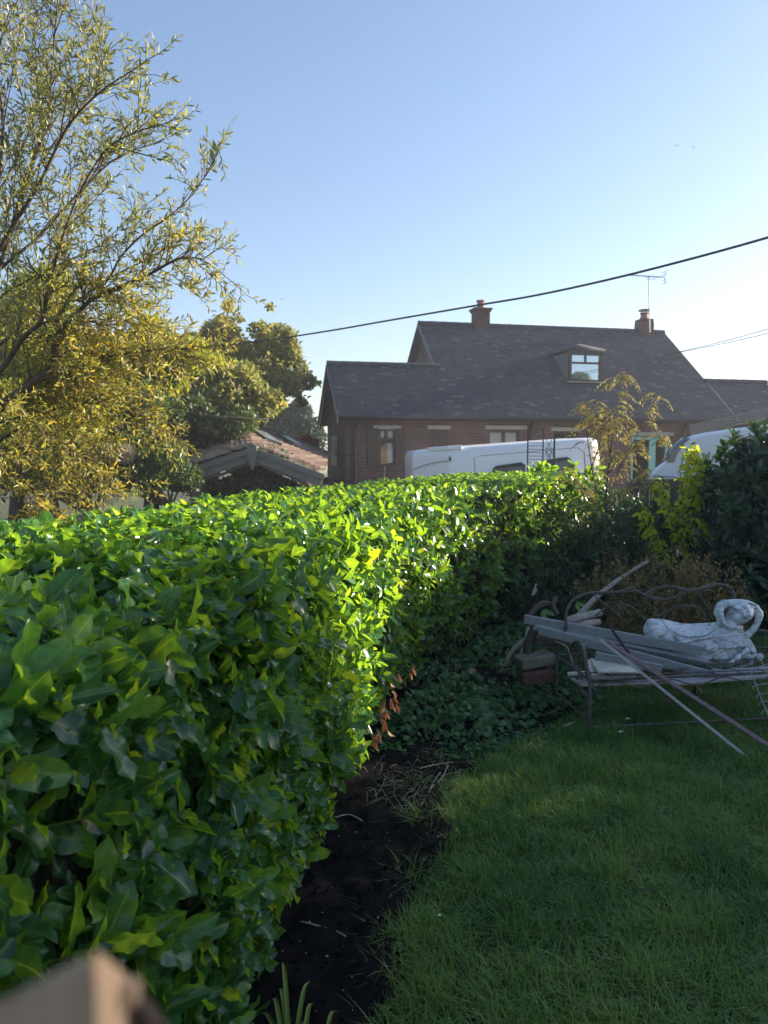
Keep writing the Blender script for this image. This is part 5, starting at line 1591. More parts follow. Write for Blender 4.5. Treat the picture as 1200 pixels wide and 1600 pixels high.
# --------------------------------------------------------------- logs, sticks, blocks left of the bench
def log(name, pxs, rad, mat, lab, cat='log', group=None, n=9):
    q_ = [P(*a) for a in pxs]; c = sum(q_, Vector()) / len(q_)
    path = smooth_path([v_ - c for v_ in q_], 4)
    r2 = random.Random(hash(lab) % 999 if False else len(lab))
    rr = []
    for i in range(len(path)):
        f = i / (len(path) - 1)
        base_r = rad if not hasattr(rad, '__len__') else rad[0] + (rad[1] - rad[0]) * f
        rr.append(base_r * (1 + r2.uniform(-.12, .12)))
    o = MB().tube(path, rr, n).build(name, mat, smooth=True)
    o.location = c
    return tag(o, lab, cat, group)
gl = 'logs and branches beside the bench'
log('log', [(885, 972, 5.05), (900, 966, 5.05), (918, 962, 5.1), (938, 957, 5.15)], [.034, .026], M['deadwood'], 'thick bleached driftwood log above the planks', group=gl)
log('log', [(900, 980, 5.0), (918, 975, 5.0), (935, 972, 5.05)], [.03, .022], M['deadwood'], 'shorter pale log directly below the bleached one', group=gl)
log('branch', [(900, 966, 5.3), (935, 930, 5.4), (975, 900, 5.5), (1012, 877, 5.6)], [.020, .012], M['deadwood'], 'long straight pale branch pointing up to the right behind the bench', 'branch', gl)
log('branch', [(788, 1040, 5.0), (805, 1012, 4.95), (828, 995, 4.9), (840, 978, 4.9)], [.014, .02], M['deadwood'], 'stick slanting down left from the ends of the planks', 'branch', gl)
log('branch', [(835, 1000, 4.95), (826, 985, 5.0), (830, 960, 5.05), (848, 943, 5.1), (862, 946, 5.15)], [.018, .022], M['bark'], 'curved dark brown branch arching over the plank ends', 'branch', gl)
log('branch', [(870, 960, 5.1), (864, 945, 5.1), (868, 935, 5.15)], [.016, .018], M['bark'], 'short stump standing right of the curved branch', 'branch', gl)
log('branch', [(812, 1030, 4.9), (820, 1005, 4.9), (826, 980, 4.95)], [.011, .013], M['deadwood'], 'thin upright pale stick under the plank ends', 'branch', gl)
log('branch', [(829, 1035, 4.8), (824, 1010, 4.85), (834, 985, 4.9)], [.03, .03], M['bark_dark'], 'dark stump carrying the left ends of the planks', 'branch', gl)
log('branch', [(866, 1002, 4.7), (885, 1010, 4.68), (893, 1030, 4.66), (900, 1050, 4.64)], [.004, .004], M['deadwood'], 'thin pale looping stem left of the arm loop', 'branch', gl)
log('branch', [(838, 920, 5.3), (832, 930, 5.3), (838, 912, 5.3)], [.012, .006], M['deadwood'], 'small pale twig tip standing against the hedge foot', 'branch', gl)
log('branch', [(880, 1135, 4.35), (893, 1130, 4.4), (897, 1128, 4.45)], [.009, .005], M['deadwood'], 'short pale stick on the grass left of the front bench leg', 'branch', gl)
def block(name, a, b, wd, th, mat, lab):
    q0, q1 = P(*a), P(*b); c = (q0 + q1) / 2
    o = MB().beam(q0 - c, q1 - c, wd, th).build(name, mat, bevel=.012)
    o.location = c
    tag(o, lab, 'block', 'blocks stacked by the bench')
block('stone_block', (809, 1036, 4.75), (862, 1026, 4.8), .14, .07, M['stone'], 'mossy grey stone block under the branches')
block('brick_block', (812, 1058, 4.72), (858, 1052, 4.75), .14, .075, M['brickred'], 'dark red brick below the mossy stone block')
block('stone_block', (832, 1000, 4.95), (878, 1003, 4.95), .12, .05, M['bark'], 'dark rough slab just below the grey planks')
# withered leaf and fresh leaf caught among the sticks
for (x, y, Y, s, mt, lab) in ((733, 1045, 4.9, .05, 'brown_leaf', 'brown dead leaf lying left of the ivy'), (846, 955, 5.0, .09, 'laurel', 'bright green cut leaf on the log pile'), (899, 943, 5.1, .07, 'laurel', 'green leaf caught among branches above the planks')):
    V, F, A = place_leaves([T_NEAR[0]], np.zeros((2, 3)), np.array([[1, -.2, -.2], [.4, -.3, -.8]]), np.array([[.2, -.7, 1.0], [0, -1, .5]]), np.array([s, s * .8]), np.array([.6, .8]))
    o = np_mesh('fallen_leaf', V, F, M[mt], None, A); o.location = P(x, y, Y); tag(o, lab, 'leaf', 'loose leaves')
# round brown nut on the soil and other crumbs
c = G(643, 1237, .03)
o = MB().lathe([(.002, -.018), (.014, -.012), (.019, 0), (.015, .011), (.002, .017)], (0, 0, 0), 12).build('fallen_conker', M['clay'], smooth=True); o.location = c
tag(o, 'small round brown ball lying on the soil among dry stalks', 'ball')

# ================================================================== SHRUBS BEHIND THE BENCH
def shrub_root(name, x, y, lab, cat='shrub', group=None):
    e = empty(name, (x, y, 0)); return tag(e, lab, cat, group)
def local(cl, e):
    o_ = Vector(e.location); return [(Vector(c_) - o_, r_) for c_, r_ in cl]
def stems(e, n, h, spread, r0, mat, seed=1):
    r2 = random.Random(seed); mb = MB()
    for k in range(n):
        a = r2.uniform(0, 6.28); s = r2.uniform(.3, 1) * spread
        mb.tube(smooth_path([(math.cos(a) * .05, math.sin(a) * .05, 0), (math.cos(a) * s * .4, math.sin(a) * s * .4, h * .45), (math.cos(a + .3) * s, math.sin(a + .3) * s, h * r2.uniform(.7, .95))], 4), [r0 * (1 - .07 * i) for i in range(9)], 5)
    return mb.build('trunk', mat, e, smooth=True)
def whorl_bush(name, lab, centre, clumps, nsh, size, mat, leaves=8, length=.06, group=None, tmpl=T_LONG, cat='shrub', tintf=None, stemn=8, inner=True, spread=.9, up=.35):
    e = shrub_root(name, centre[0], centre[1], lab, cat, group)
    cl = local(clumps, e)
    p, nr = crown_points(cl, nsh, .72)
    k = p[:, 2] > .05; p, nr = p[k], nr[k]
    P_, L_, N_, S_, T_, st = shoots(p, nr, leaves, length, size, up=up, spread=spread, tintf=tintf)
    V, F, A = place_leaves(tmpl, P_, L_, N_, S_, T_)
    np_mesh('crown', V, F, mat, e, A)
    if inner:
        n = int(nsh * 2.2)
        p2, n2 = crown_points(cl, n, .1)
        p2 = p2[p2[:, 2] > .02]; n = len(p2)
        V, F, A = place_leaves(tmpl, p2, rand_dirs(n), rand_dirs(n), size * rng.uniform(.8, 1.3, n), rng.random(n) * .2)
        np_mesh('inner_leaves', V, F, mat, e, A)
    h = max(c_[2] for c_, r_ in cl)
    stems(e, stemn, h, .6, .018, M['bark_dark'], len(lab))
    return e
# big dark shrub at the right edge
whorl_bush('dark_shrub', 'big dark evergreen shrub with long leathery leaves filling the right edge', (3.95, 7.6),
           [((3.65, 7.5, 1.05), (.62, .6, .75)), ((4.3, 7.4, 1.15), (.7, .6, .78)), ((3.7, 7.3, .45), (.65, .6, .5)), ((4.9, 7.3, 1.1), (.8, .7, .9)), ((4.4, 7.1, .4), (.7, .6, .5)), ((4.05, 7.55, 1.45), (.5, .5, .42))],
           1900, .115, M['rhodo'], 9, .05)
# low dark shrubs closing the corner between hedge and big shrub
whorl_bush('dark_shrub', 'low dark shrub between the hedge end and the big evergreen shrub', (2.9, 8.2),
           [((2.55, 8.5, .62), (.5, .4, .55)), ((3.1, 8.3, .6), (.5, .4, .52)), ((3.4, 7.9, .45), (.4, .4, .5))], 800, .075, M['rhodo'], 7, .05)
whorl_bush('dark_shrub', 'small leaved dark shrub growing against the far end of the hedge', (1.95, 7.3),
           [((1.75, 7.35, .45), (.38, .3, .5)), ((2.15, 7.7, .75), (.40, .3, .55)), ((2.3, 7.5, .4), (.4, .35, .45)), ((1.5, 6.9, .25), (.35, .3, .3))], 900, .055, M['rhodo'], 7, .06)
# rusty shrub behind the bench
e = shrub_root('rusty_shrub', 2.0, 5.6, 'rusty brown green shrub with small leaves right behind the bench back')
cl = local([((1.78, 5.65, .48), (.33, .3, .34)), ((2.1, 5.6, .5), (.35, .3, .36)), ((2.4, 5.65, .46), (.30, .3, .34)), ((1.95, 5.5, .25), (.4, .3, .28)), ((2.3, 5.5, .22), (.35, .3, .25))], e)
p, nr = crown_points(cl, 1700, .45)
P_, L_, N_, S_, T_, st = shoots(p, nr, 7, .10, .030, up=.6, spread=.8)
V, F, A = place_leaves(T_WILLOW + T_BLOB, P_, L_, N_, S_, T_)
np_mesh('crown', V, F, M['rust_leaf'], e, A); stems(e, 12, .7, .4, .008, M['bark'], 4)
# leafy litter bank at the back so the shrubs grow out of something
# sapling with pinnate leaves
e = shrub_root('sapling', 2.2, 7.3, 'slender sapling with drooping golden brown feathery leaves in front of the hedge end', 'tree')
o_ = Vector(e.location)
mb = MB(); YS_ = 7.3
stem_px = [[(948, 925), (946, 880), (945, 820), (948, 760), (955, 700), (962, 650), (968, 600), (975, 588)],
           [(945, 820), (930, 760), (920, 700), (914, 655), (912, 632)], [(948, 790), (965, 740), (985, 700), (1005, 660), (1030, 615)],
           [(950, 740), (975, 710), (1010, 690), (1040, 680)], [(946, 850), (925, 800), (905, 760), (895, 730)], [(920, 740), (935, 700), (940, 670), (932, 650), (925, 630)],
           [(955, 720), (950, 680), (958, 660), (950, 640)], [(947, 800), (970, 770), (1000, 755), (1020, 740)]]
ends = []
for si, pl in enumerate(stem_px):
    path = smooth_path([P(x, y, YS_ + .05 * math.sin(x * .1)) - o_ for x, y in pl], 4)
    path[0] = Vector((path[0].x, path[0].y, .0)) if si == 0 else path[0]
    r0 = .014 if si == 0 else .007
    mb.tube(path, [r0 * (1 - .75 * i / len(path)) for i in range(len(path))], 5)
    for i, p_ in enumerate(path):
        if i > len(path) * (.5 if si == 0 else .2): ends.append(p_)
mb.build('trunk', M['bark'], e, smooth=True)
PP, LL, NN, SS, TT = [], [], [], [], []
mb = MB(); r2 = random.Random(9)
for p_ in ends * 2:
    p0 = p_ + Vector((r2.gauss(0, .02), r2.gauss(0, .02), r2.gauss(0, .02)))
    a = r2.uniform(0, 6.28); l = r2.uniform(.12, .22)
    dirv = Vector((math.cos(a), math.sin(a), .45))
    rach = []
    for i in range(9):
        f = i / 8
        rach.append(p0 + Vector((dirv.x * l * f, dirv.y * l * f, l * (.45 * f - .9 * f * f))))
    mb.tube(rach, .0013, 3)
    for i in range(1, 9):
        d = (rach[i] - rach[i-1]).normalized(); sd_ = d.cross(Vector((0, 0, 1))).normalized()
        for sg in (-1, 1):
            PP.append(rach[i]); LL.append(sd_ * sg + d * .5 + Vector((0, 0, -.45))); NN.append((r2.gauss(0, .3), r2.gauss(0, .3), 1)); SS.append(.05 * (1 - .4 * abs(i / 8 - .45))); TT.append(min(1, max(0, r2.gauss(.5, .25))))
mb.build('twig', M['bark'], e)
V, F, A = place_leaves(T_WILLOW, np.array([list(v_) for v_ in PP]), np.array([list(v_) for v_ in LL]), np.array(NN), np.array(SS), np.array(TT))
np_mesh('crown', V, F, M['sapling_leaf'], e, A)
# yellow green climber
e = shrub_root('lime_climber', 3.1, 7.6, 'yellow green leafy stems shining between the hedge and the big dark shrub', 'plant')
o_ = Vector(e.location); mb = MB(); PP = []
for pl in ([(1068, 900), (1070, 850), (1066, 790), (1075, 740), (1078, 710)], [(1070, 860), (1050, 820), (1040, 780), (1025, 755)], [(1068, 850), (1090, 810), (1085, 770), (1080, 745)], [(1050, 900), (1035, 860), (1015, 830), (1010, 800)], [(1078, 720), (1085, 705), (1092, 730), (1088, 760)], [(1085, 850), (1105, 830), (1118, 840)]):
    path = smooth_path([P(x, y, 7.45 + .1 * math.sin(x)) - o_ for x, y in pl], 6)
    if pl[0][1] > 880: path.insert(0, Vector((path[0].x, path[0].y, 0)))
    mb.tube(path, .005, 4)
    PP += [p_ for p_ in path[3:] for _ in range(9)]
mb.build('stem', M['laurel_stem'], e, smooth=True)
n = len(PP); p = np.array([list(v_) for v_ in PP]) + rng.normal(0, .035, (n, 3))
V, F, A = place_leaves(T_MID, p, norm(rand_dirs(n) + np.array([0, 0, -.7])), norm(rand_dirs(n) + np.array([0, -.5, .4])), .062 * rng.uniform(.6, 1.4, n), np.clip(.25 + .75 * rng.random(n) * np.clip((p[:, 2] + .2) / 1.4, .2, 1.1), 0, 1))
np_mesh('leaves', V, F, M['lime_leaf'], e, A)
n_litter = 1600
p = np.stack([rng.uniform(.4, 5, n_litter), rng.uniform(4.7, 8.8, n_litter), rng.uniform(0.0, .05, n_litter)], 1)
V, F, A = place_leaves(T_BLOB, p, rand_dirs(n_litter) * np.array([1, 1, .25]), norm(rand_dirs(n_litter) * .5 + np.array([0, 0, 1])), .05 * rng.uniform(.5, 1.4, n_litter), rng.random(n_litter) * .5)
tag(np_mesh('leaf_litter', V, F, M['brown_leaf'], None, A), 'dry brown leaf litter under the shrubs behind the bench', 'leaf litter', kind='stuff')
V = p.copy()

# ------------------------------------------------ hedge and trees added out of view to shade the lawn and laurel
e = shrub_root('shade_hedge', 11.8, 8.0, 'unseen tall hedge added right of the lawn to block the sun', 'hedge')
cl = [((x_, yy_ - 8.0, z_), (.75, .75, .95)) for yy_ in np.arange(-2, 14.2, .8) for x_, z_ in ((0, .9), (.1, 2.1), (0, 3.15))]
crown('foliage', cl, 52000, M['green'], e, .13, T_BLOB, .5)
MB().box(-.45, .45, -10, 6.2, .0, 3.5).build('inner_growth', M['inner'], e)
def add_shade_tree(x, y, blobs, n, lab, seed):
    e = shrub_root('shade_tree', x, y, lab, 'tree', 'unseen shade trees added right of the lawn')
    crown('crown', [((bx, by, bz), (r_, r_, r_ * .9)) for bx, by, bz, r_ in blobs], n, M['green'], e, .13, T_BLOB, .4)
    trunk((0, 0, 0), (0, 0, max(b_[2] for b_ in blobs)), .14, .03, M['bark_dark'], e, 6, seed)
add_shade_tree(13.0, 7.8, [(0, -2.6, 4.6, 1.1), (0, -1.6, 5.0, 1.2), (0, -.7, 5.1, 1.1), (.1, .2, 5.0, 1.05), (-.1, .6, 4.6, .8), (0, -.4, 4.4, 1.1)], 9500, 'broad unseen tree added for its shade, nearest the viewer', 3)
add_shade_tree(13.0, 10.55, [(0, -.4, 4.3, .5), (0, .2, 4.3, .5), (0, -.1, 4.7, .4)], 4200, 'slim unseen tree added for its shade, middle one', 4)
add_shade_tree(13.0, 12.6, [(0, -.1, 3.9, .45), (0, -.2, 4.2, .35)], 3000, 'slim unseen tree added for its shade, furthest from the viewer', 5)

# ================================================================== WILLOW AT THE LEFT
YW = 5.4
wil = empty('willow_tree', P(-170, 712, YW)); wil.location.z = 0
tag(wil, 'willow with long narrow golden green leaves reaching in from the left edge', 'tree')
wo = Vector(wil.location)
limbs = [
 ([(-170, 800), (-110, 700), (-20, 645), (45, 603), (80, 570), (90, 525), (130, 480), (155, 462), (230, 430), (280, 404), (318, 405)], .034, .0, 0),
 ([(-170, 790), (-60, 700), (20, 625), (70, 603), (100, 585), (160, 560), (230, 548), (290, 545)], .022, .25, 0),
 ([(-170, 760), (-60, 640), (0, 580), (35, 530), (65, 500), (75, 450), (95, 380), (125, 300), (170, 230), (230, 200)], .022, -.2, 1),
 ([(-120, 640), (-50, 520), (0, 415), (35, 300), (60, 230), (75, 170), (85, 60), (92, -20)], .022, .15, 1),
 ([(-120, 600), (-40, 470), (10, 370), (60, 290), (105, 200), (155, 145), (215, 105)], .020, -.15, 1),
 ([(-60, 480), (0, 420), (60, 370), (125, 300), (185, 245), (252, 222)], .016, .3, 1),
 ([(70, 540), (120, 450), (165, 440), (190, 400), (225, 365), (262, 340), (300, 305), (320, 275), (338, 242)], .013, .1, 2),
 ([(-60, 420), (-10, 320), (5, 200), (-5, 90), (20, 20), (40, -30)], .016, 0, 1),
 ([(-100, 720), (-20, 700), (60, 650), (130, 630), (190, 640), (240, 655)], .016, .5, 0),
 ([(-80, 760), (0, 700), (30, 730), (60, 780), (70, 800)], .010, -.1, 0),
 ([(-80, 740), (0, 660), (80, 660), (130, 710), (150, 750)], .010, .35, 0),
 ([(-60, 600), (20, 520), (60, 490), (120, 470), (180, 500), (240, 520)], .012, .6, 0),
 ([(120, 470), (180, 430), (240, 400), (280, 375), (315, 385)], .009, .45, 2),
 ([(-90, 560), (-20, 480), (40, 440), (100, 410), (160, 380), (210, 330)], .013, .55, 1),
 ([(35, 300), (80, 230), (130, 160), (140, 90), (120, 20)], .009, .3, 1),
 ([(-40, 360), (20, 260), (60, 160), (50, 70), (75, -10)], .010, .45, 1),
]
lm = MB(); tw = MB()
PP, LL, SS, TT = [], [], [], []
r2 = random.Random(21)
def leafy_twig(p0, d, l, sag, dens=1.0, gold=.4):
    path = []
    bend = Vector((r2.gauss(0, .22), r2.gauss(0, .22), r2.gauss(0, .1) + sag))
    for i in range(6):
        f = i / 5
        path.append(p0 + d * (l * f) + bend * (l * f * f * .6))
    tw.tube(path, [.0028 * (1 - .13 * i) for i in range(6)], 3, cap=False)
    k = max(3, int(l / .021 * dens))
    ph = r2.uniform(0, 6)
    for i in range(k):
        f = .12 + .88 * (i + r2.random() * .5) / k
        j = min(4, int(f * 5)); q_ = path[j].lerp(path[j + 1], f * 5 - j)
        td = (path[j + 1] - path[j]).normalized()
        a = ph + i * 2.4
        o1 = td.orthogonal().normalized(); o2 = td.cross(o1)
        PP.append(tuple(q_)); LL.append(tuple(td * .8 + (o1 * math.cos(a) + o2 * math.sin(a)) * .75)); SS.append(r2.uniform(.038, .070)); TT.append(min(1, max(0, r2.gauss(gold, .2))))
for pl, r0, dy, kind in limbs:
    q_ = [P(x, y, YW + dy + .0012 * (x - 100) * (1 if dy >= 0 else -1)) - wo for x, y in pl]
    path = smooth_path(q_, 5)
    m_ = len(path)
    lm.tube(path, [r0 * (1 - .86 * i / m_) for i in range(m_)], 7)
    L_tot = sum((path[i+1] - path[i]).length for i in range(m_ - 1))
    ns = int(L_tot * (21 if kind == 0 else 10))
    for k in range(ns):
        f = .22 + .78 * (k + r2.random()) / ns
        i = min(m_ - 2, int(f * (m_ - 1)))
        p0 = path[i].lerp(path[i+1], f * (m_ - 1) - i); td = (path[i+1] - path[i]).normalized()
        side = Vector((r2.gauss(0, 1), r2.gauss(0, 1), r2.gauss(0, 1) + (.6 if kind else -.1))).normalized()
        d = (td * .8 + side * .8).normalized()
        l = r2.uniform(.22, .62) * (1.15 - .6 * f)
        if kind == 2: l *= .38
        gold = .28 + (.27 if kind == 0 else .0) + .1 * r2.random()
        # branchlet carrying twigs
        br_ = []
        bd = Vector((r2.gauss(0, .25), r2.gauss(0, .25), (-.25 if kind == 0 else .15) + r2.gauss(0, .15)))
        for j in range(6):
            g = j / 5; br_.append(p0 + d * (l * g) + bd * (l * g * g * .6))
        lm.tube(br_, [.0048 * (1 - .12 * j) * (r0 / .02) ** .3 for j in range(6)], 4, cap=False)
        nt_ = int(l * (19 if kind == 0 else 14)) + 1
        for j in range(nt_):
            g = .2 + .8 * (j + r2.random()) / nt_
            a_ = min(4, int(g * 5)); p1 = br_[a_].lerp(br_[a_+1], g * 5 - a_)
            sd2 = Vector((r2.gauss(0, 1), r2.gauss(0, 1), r2.gauss(0, 1) + (-.3 if kind == 0 else .5))).normalized()
            leafy_twig(p1, (d * .6 + sd2 * .8).normalized(), r2.uniform(.08, .24), -.3 if kind == 0 else .1, 1.0, gold)
        leafy_twig(br_[-1], d, r2.uniform(.1, .2), 0, 1, gold)
# the single shoot that stands out at the top right
tip = [P(x, y, YW + .1) - wo for x, y in ((300, 305), (315, 283), (330, 262), (338, 238))]
lm.tube(smooth_path(tip, 3), .004, 4)
for k in range(14):
    f = k / 13; q0 = P(331 + 8 * f, 262 - 32 * f, YW + .1) - wo
    for sg in (-1, 1):
        PP.append(tuple(q0)); LL.append((sg * .6, .1 * sg, 1)); SS.append(.06); TT.append(.15)
lm.build('trunk', M['willow_bark'], wil, smooth=True)
tw.build('twig', M['willow_bark'], wil)
n = len(PP)
print('willow leaves', n)
V, F, A = place_leaves(T_WILLOW, np.array(PP), np.array(LL), rand_dirs(n), np.array(SS), np.array(TT))
np_mesh('crown', V, F, M['willow'], wil, A)
# main stem down to the ground
MB().tube(smooth_path([(0, 0, 0), (.03, .02, .6), (0, 0, 1.2), P(-170, 700, YW) - wo, P(-130, 610, YW) - wo, P(-60, 430, YW) - wo], 4), [.11 - .004 * i for i in range(21)], 10).build('trunk', M['willow_bark'], wil, smooth=True)

# ================================================================== TREES AND BUSHES FURTHER OFF
def far_tree(name, lab, base_px, Y, blobs, n, size, mat, group='trees beyond the hedge', tmpl=T_BLOB, shell=.5, tr=.12, flat=1.0, cat='tree', tintf=None, limbs_=6):
    x0 = P(base_px, 712, Y).x
    e = empty(name, (x0, Y, 0)); tag(e, lab, cat, group)
    cl = []
    for b_ in blobs:
        bx, by, br = b_[:3]; dz = b_[3] if len(b_) > 3 else 0.0
        rr = br / FPX * Y
        c_ = P(bx, by, Y + dz * rr)
        cl.append((c_ - Vector((x0, Y, 0)), (rr, rr * 1.1, rr * .85 * flat)))
    crown('crown', cl, n, mat, e, size, tmpl, shell, tintf)
    top = max(c_[2] for c_, r_ in cl)
    mb = MB()
    main = [Vector((0, 0, 0)), Vector((.02 * top, 0, top * .25)), Vector((-.02 * top, .02 * top, top * .5)), Vector((0, 0, top * .55))]
    mb.tube(smooth_path(main, 4), [tr * (1 - .075 * i) for i in range(13)], 8)
    for c_, r_ in cl:
        if r_[0] < .27: continue
        st_ = Vector((0, 0, min(top * .6, max(.2, c_[2] - r_[2] * 1.5) * .8)))
        mid_ = st_.lerp(c_, .5) + Vector((0, 0, .1 * r_[2]))
        path = smooth_path([st_, mid_, c_], 3)
        mb.tube(path, [tr * .40 * (1 - .13 * i) for i in range(7)], 5)
        for k in range(5):
            d = Vector((r2.gauss(0, 1), r2.gauss(0, 1), r2.gauss(.3, .8))).normalized() * r_[0] * .7
            mb.tube([c_ * 1.0, c_ + d * .5 + Vector((0, 0, .05)), c_ + d], [tr * .07, tr * .05, tr * .02], 4)
    mb.build('trunk', M['bark'], e, smooth=True)
    return e
rr_ = random.Random(4)
def spray(cx, cy, r, k, br):
    out = []
    for i in range(k):
        a = rr_.uniform(0, 6.28); d = r * math.sqrt(rr_.random())
        out.append((cx + d * math.cos(a), cy + d * math.sin(a) * .8, br * rr_.uniform(.6, 1.3), rr_.uniform(-2.5, 2.5)))
    return out
far_tree('oak_tree', 'tall oak with olive brown clumped crown, left of the house', 375, 21,
         spray(330, 535, 36, 12, 17) + spray(395, 540, 40, 13, 15) + spray(430, 565, 36, 11, 14) + spray(455, 600, 30, 9, 12) + [(478, 600, 9), (470, 628, 11), (410, 512, 10), (352, 505, 11), (330, 512, 11), (450, 560, 12), (472, 570, 9)] + spray(390, 600, 50, 16, 20) + spray(445, 545, 34, 16, 8) + spray(470, 600, 22, 12, 7) + spray(390, 515, 60, 16, 7), 19000, .12, M['oak'], shell=.2, tr=.30)
far_tree('leafy_tree', 'rounded tree turning yellow directly behind the garage', 365, 17.5, spray(360, 625, 50, 16, 22) + spray(400, 620, 35, 10, 18), 11000, .125, M['oak'], shell=.45, tr=.16)
far_tree('leafy_tree', 'dark green tree touching the left slope of the garage roof', 300, 16.2, spray(300, 680, 60, 18, 24) + spray(350, 675, 45, 12, 20) + spray(230, 670, 40, 12, 24), 13000, .11, M['green'], shell=.5, tr=.14)
far_tree('leafy_tree', 'golden tree standing behind the willow left of the oak', 230, 15, spray(240, 560, 60, 20, 26) + spray(180, 590, 60, 18, 28) + spray(290, 560, 40, 10, 20), 15000, .11, M['gold'], shell=.4, tr=.2)
far_tree('leafy_tree', 'big yellow green tree behind the willow at the left edge', 20, 14, spray(40, 520, 70, 20, 36) + spray(100, 600, 70, 20, 34) + spray(20, 640, 60, 16, 36) + spray(60, 460, 40, 8, 26), 20000, .10, M['gold'], shell=.4, tr=.2)
far_tree('leafy_tree', 'light green bushy tree low behind the willow twigs', 80, 12, spray(60, 690, 80, 18, 34) + spray(-20, 650, 60, 12, 36), 9000, .085, M['gold'], shell=.45, tr=.1)
far_tree('conifer_tree', 'distant dark blue green conifer in the gap left of the house', 460, 34, [(450, 655, 20), (470, 650, 17), (435, 665, 18), (485, 668, 17), (462, 640, 12), (478, 640, 8), (450, 680, 24), (490, 685, 20)], 7000, .17, M['conifer'], shell=.4, tr=.2)
far_tree('red_shrub', 'small crimson leaved shrub between garage roof and house gable', 470, 21.5, [(478, 690, 9), (466, 694, 7), (484, 700, 9), (490, 692, 6), (456, 692, 6)], 1500, .09, M['redleaf'], shell=.3, tr=.04, cat='shrub', group='shrubs behind the hedge')
far_tree('dark_bush', 'dark clipped bush behind the hedge left of the garage, right one of two', 235, 12.2, spray(235, 735, 26, 9, 22) + spray(265, 725, 20, 6, 18) + [(285, 742, 16), (235, 716, 16), (262, 708, 12)], 7000, .065, M['green'], shell=.6, tr=.06, cat='shrub', group='shrubs behind the hedge')
far_tree('dark_bush', 'dark low bush behind the hedge below the pale plumes, left one of two', 150, 12.0, spray(150, 735, 36, 12, 22) + [(135, 725, 16), (185, 728, 18)], 6000, .065, M['green'], shell=.6, tr=.06, cat='shrub', group='shrubs behind the hedge')
far_tree('leafy_tree', 'little tree top at the far right edge beyond the low roof', 1215, 40, [(1192, 612, 7), (1203, 620, 12), (1220, 614, 14), (1235, 622, 18), (1210, 640, 16), (1240, 650, 22)], 2500, .2, M['conifer'], shell=.3, tr=.15)
far_tree('dark_bush', 'long dark bush between the low bushes and the garage', 265, 13.2, [(120 + 17 * k, 742 + 5 * math.sin(k * 2.1), 25) for k in range(11)] + [(150 + 22 * k, 722 + 5 * math.sin(k), 16) for k in range(6)], 14000, .075, M['green'], shell=.55, tr=.06, cat='shrub', group='shrubs behind the hedge')
far_tree('leafy_tree', 'dim green tree deep behind the willow foliage', 130, 13.8, spray(120, 680, 70, 16, 30) + spray(30, 700, 60, 12, 34) + spray(200, 640, 40, 8, 26), 14000, .085, M['green'], shell=.5, tr=.12)
far_tree('leafy_tree', 'olive and gold tree filling the bank between the oak and the golden tree', 315, 19, spray(320, 590, 48, 18, 20) + spray(300, 630, 55, 14, 24) + spray(400, 645, 34, 10, 16), 14000, .12, M['gold'], shell=.35, tr=.16)
# pampas plumes
e = empty('plume_grass', P(180, 712, 11.6)); e.location.z = 0
tag(e, 'pale feathery grass plumes standing above the dark bush at the left', 'grass')
o_ = Vector(e.location); bp_ = []
n = 1100
px_ = rng.uniform(135, 208, n); L = norm(np.stack([rng.normal(0, .25, n), rng.normal(0, .3, n), np.ones(n)], 1))
base = np.array([list(P(x, 727 - 6 * rng.random(), 11.6 + rng.normal(0, .15)) - o_) for x in px_])
V, F, A = place_leaves([leaf_template(3, 1, .035, .1, .1)], base, L, rand_dirs(n), rng.uniform(.14, .34, n), rng.random(n))
np_mesh('plumes', V, F, M['plume'], e, A)
mb = MB()
for k in range(26):
    x = -.3 + k * .026; mb.tube([(x * .4, .0, 0), (x, 0, .9), (x, 0, 1.45)], .004, 3)
mb.build('stalks', M['strap'], e)

# ================================================================== BLURRED POST TOP RIGHT IN FRONT OF THE LENS
post = empty('wooden_post', (0, 0, 0))
Yp = .13
c_ = P(120, 1640, Yp); post.location = (c_.x, c_.y, 0)
tag(post, 'out of focus brown wooden post top in the bottom left corner, close to the viewer', 'post')
o_ = Vector(post.location)
q = lambda x, y, Y: P(x, y, Y) - o_
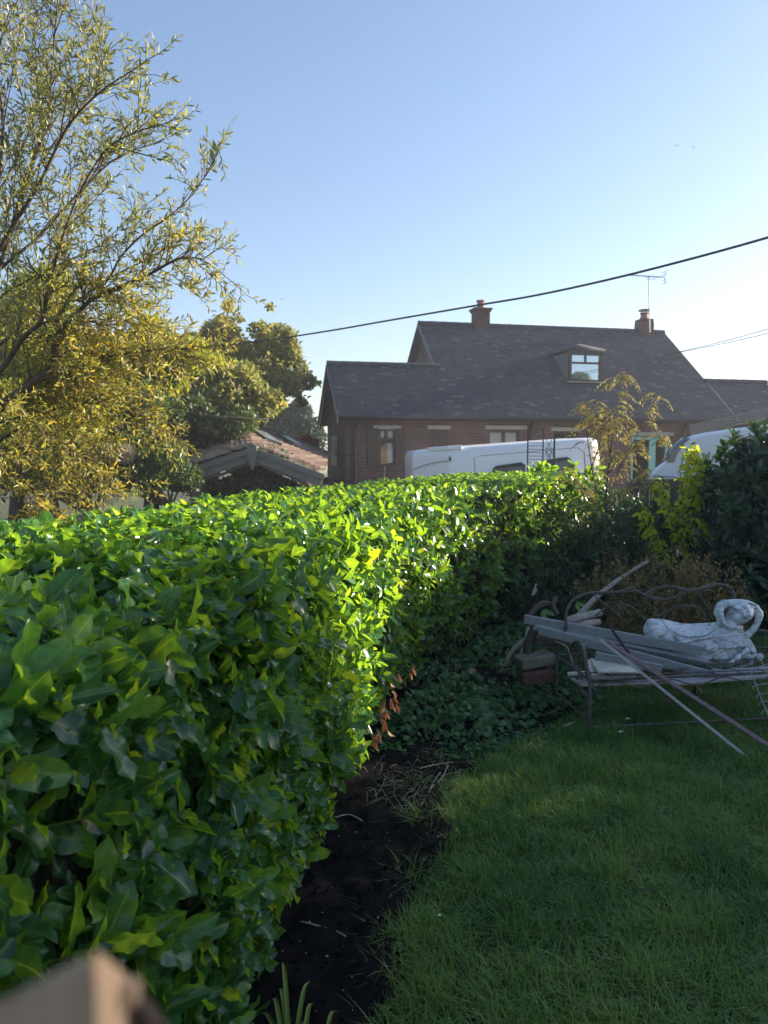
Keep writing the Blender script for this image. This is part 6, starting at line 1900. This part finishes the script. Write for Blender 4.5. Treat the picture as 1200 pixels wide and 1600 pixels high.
# left board: pointed top, face turned to the viewer
def solid(name, front, depth, mat):
    mb = MB(); n = len(front)
    f = [Vector(v_) for v_ in front]; b_ = [v_ + Vector(depth) for v_ in f]
    mb.add(f + b_, [tuple(range(n)), tuple(range(n, 2*n))[::-1]] + [(i, n + i, n + (i + 1) % n, (i + 1) % n) for i in range(n)])
    return mb.build(name, mat, post, bevel=.003, seg=3)
low = lambda x, Y: Vector((P(x, 1600, Y).x, P(x, 1600, Y).y, 0)) - Vector((o_.x, o_.y, 0))
solid('post_face', [q(-90, 1590, Yp), q(0, 1557, Yp), q(100, 1503, Yp - .003), q(146, 1478, Yp - .005), low(128, Yp - .005), low(-90, Yp)], (-.0, .012, -.012), M['postwood'])
solid('post_side', [q(147, 1480, Yp - .004), q(166, 1500, Yp + .004), low(160, Yp + .004), low(129, Yp - .004)], (.0, .012, -.012), M['postwood'])
solid('post_splinter', [q(184, 1542, Yp + .012), q(206, 1534, Yp + .012), q(222, 1560, Yp + .014), q(250, 1600, Yp + .016), q(262, 1660, Yp + .016), low(262, Yp + .016), low(166, Yp + .012), q(180, 1570, Yp + .012)], (.0, .012, -.012), M['brownwood'])
solid('post_chip', [q(196, 1540, Yp + .008), q(212, 1538, Yp + .008), q(214, 1572, Yp + .008), q(202, 1584, Yp + .008), q(192, 1565, Yp + .008)], (.0, .003, 0), M['postwood'])

# far ground rise and distant greenery so the horizon is not bare
tt_ = []
cl = [(Vector((x, 150 + 20 * math.sin(x * .05), 2.0)), (9, 6, 4 + 1.5 * math.sin(x * .13))) for x in range(-260, 280, 12)]
tag(crown('distant_wood', cl, 26000, M['conifer'], None, 1.0, T_BLOB, .6), 'far belt of dark trees along the horizon', 'wood', kind='stuff')

# thin haze volume added to lift the dark tones
hz = MB().box(-320, 320, -40, 420, -1.2, 12).build('haze', None)   # name='haze'
m, t, b = nodes('haze air'); t.nodes.remove(b)
vp = N(t, 'ShaderNodeVolumePrincipled'); vp.inputs['Color'].default_value = (.85, .9, 1, 1); vp.inputs['Density'].default_value = .0018; vp.inputs['Anisotropy'].default_value = .3
t.links.new(vp.outputs[0], t.nodes['Material Output'].inputs['Volume'])
hz.data.materials.append(m)
tag(hz, 'thin pale haze added to lift the dark tones', 'haze', kind='stuff')
print('script done')
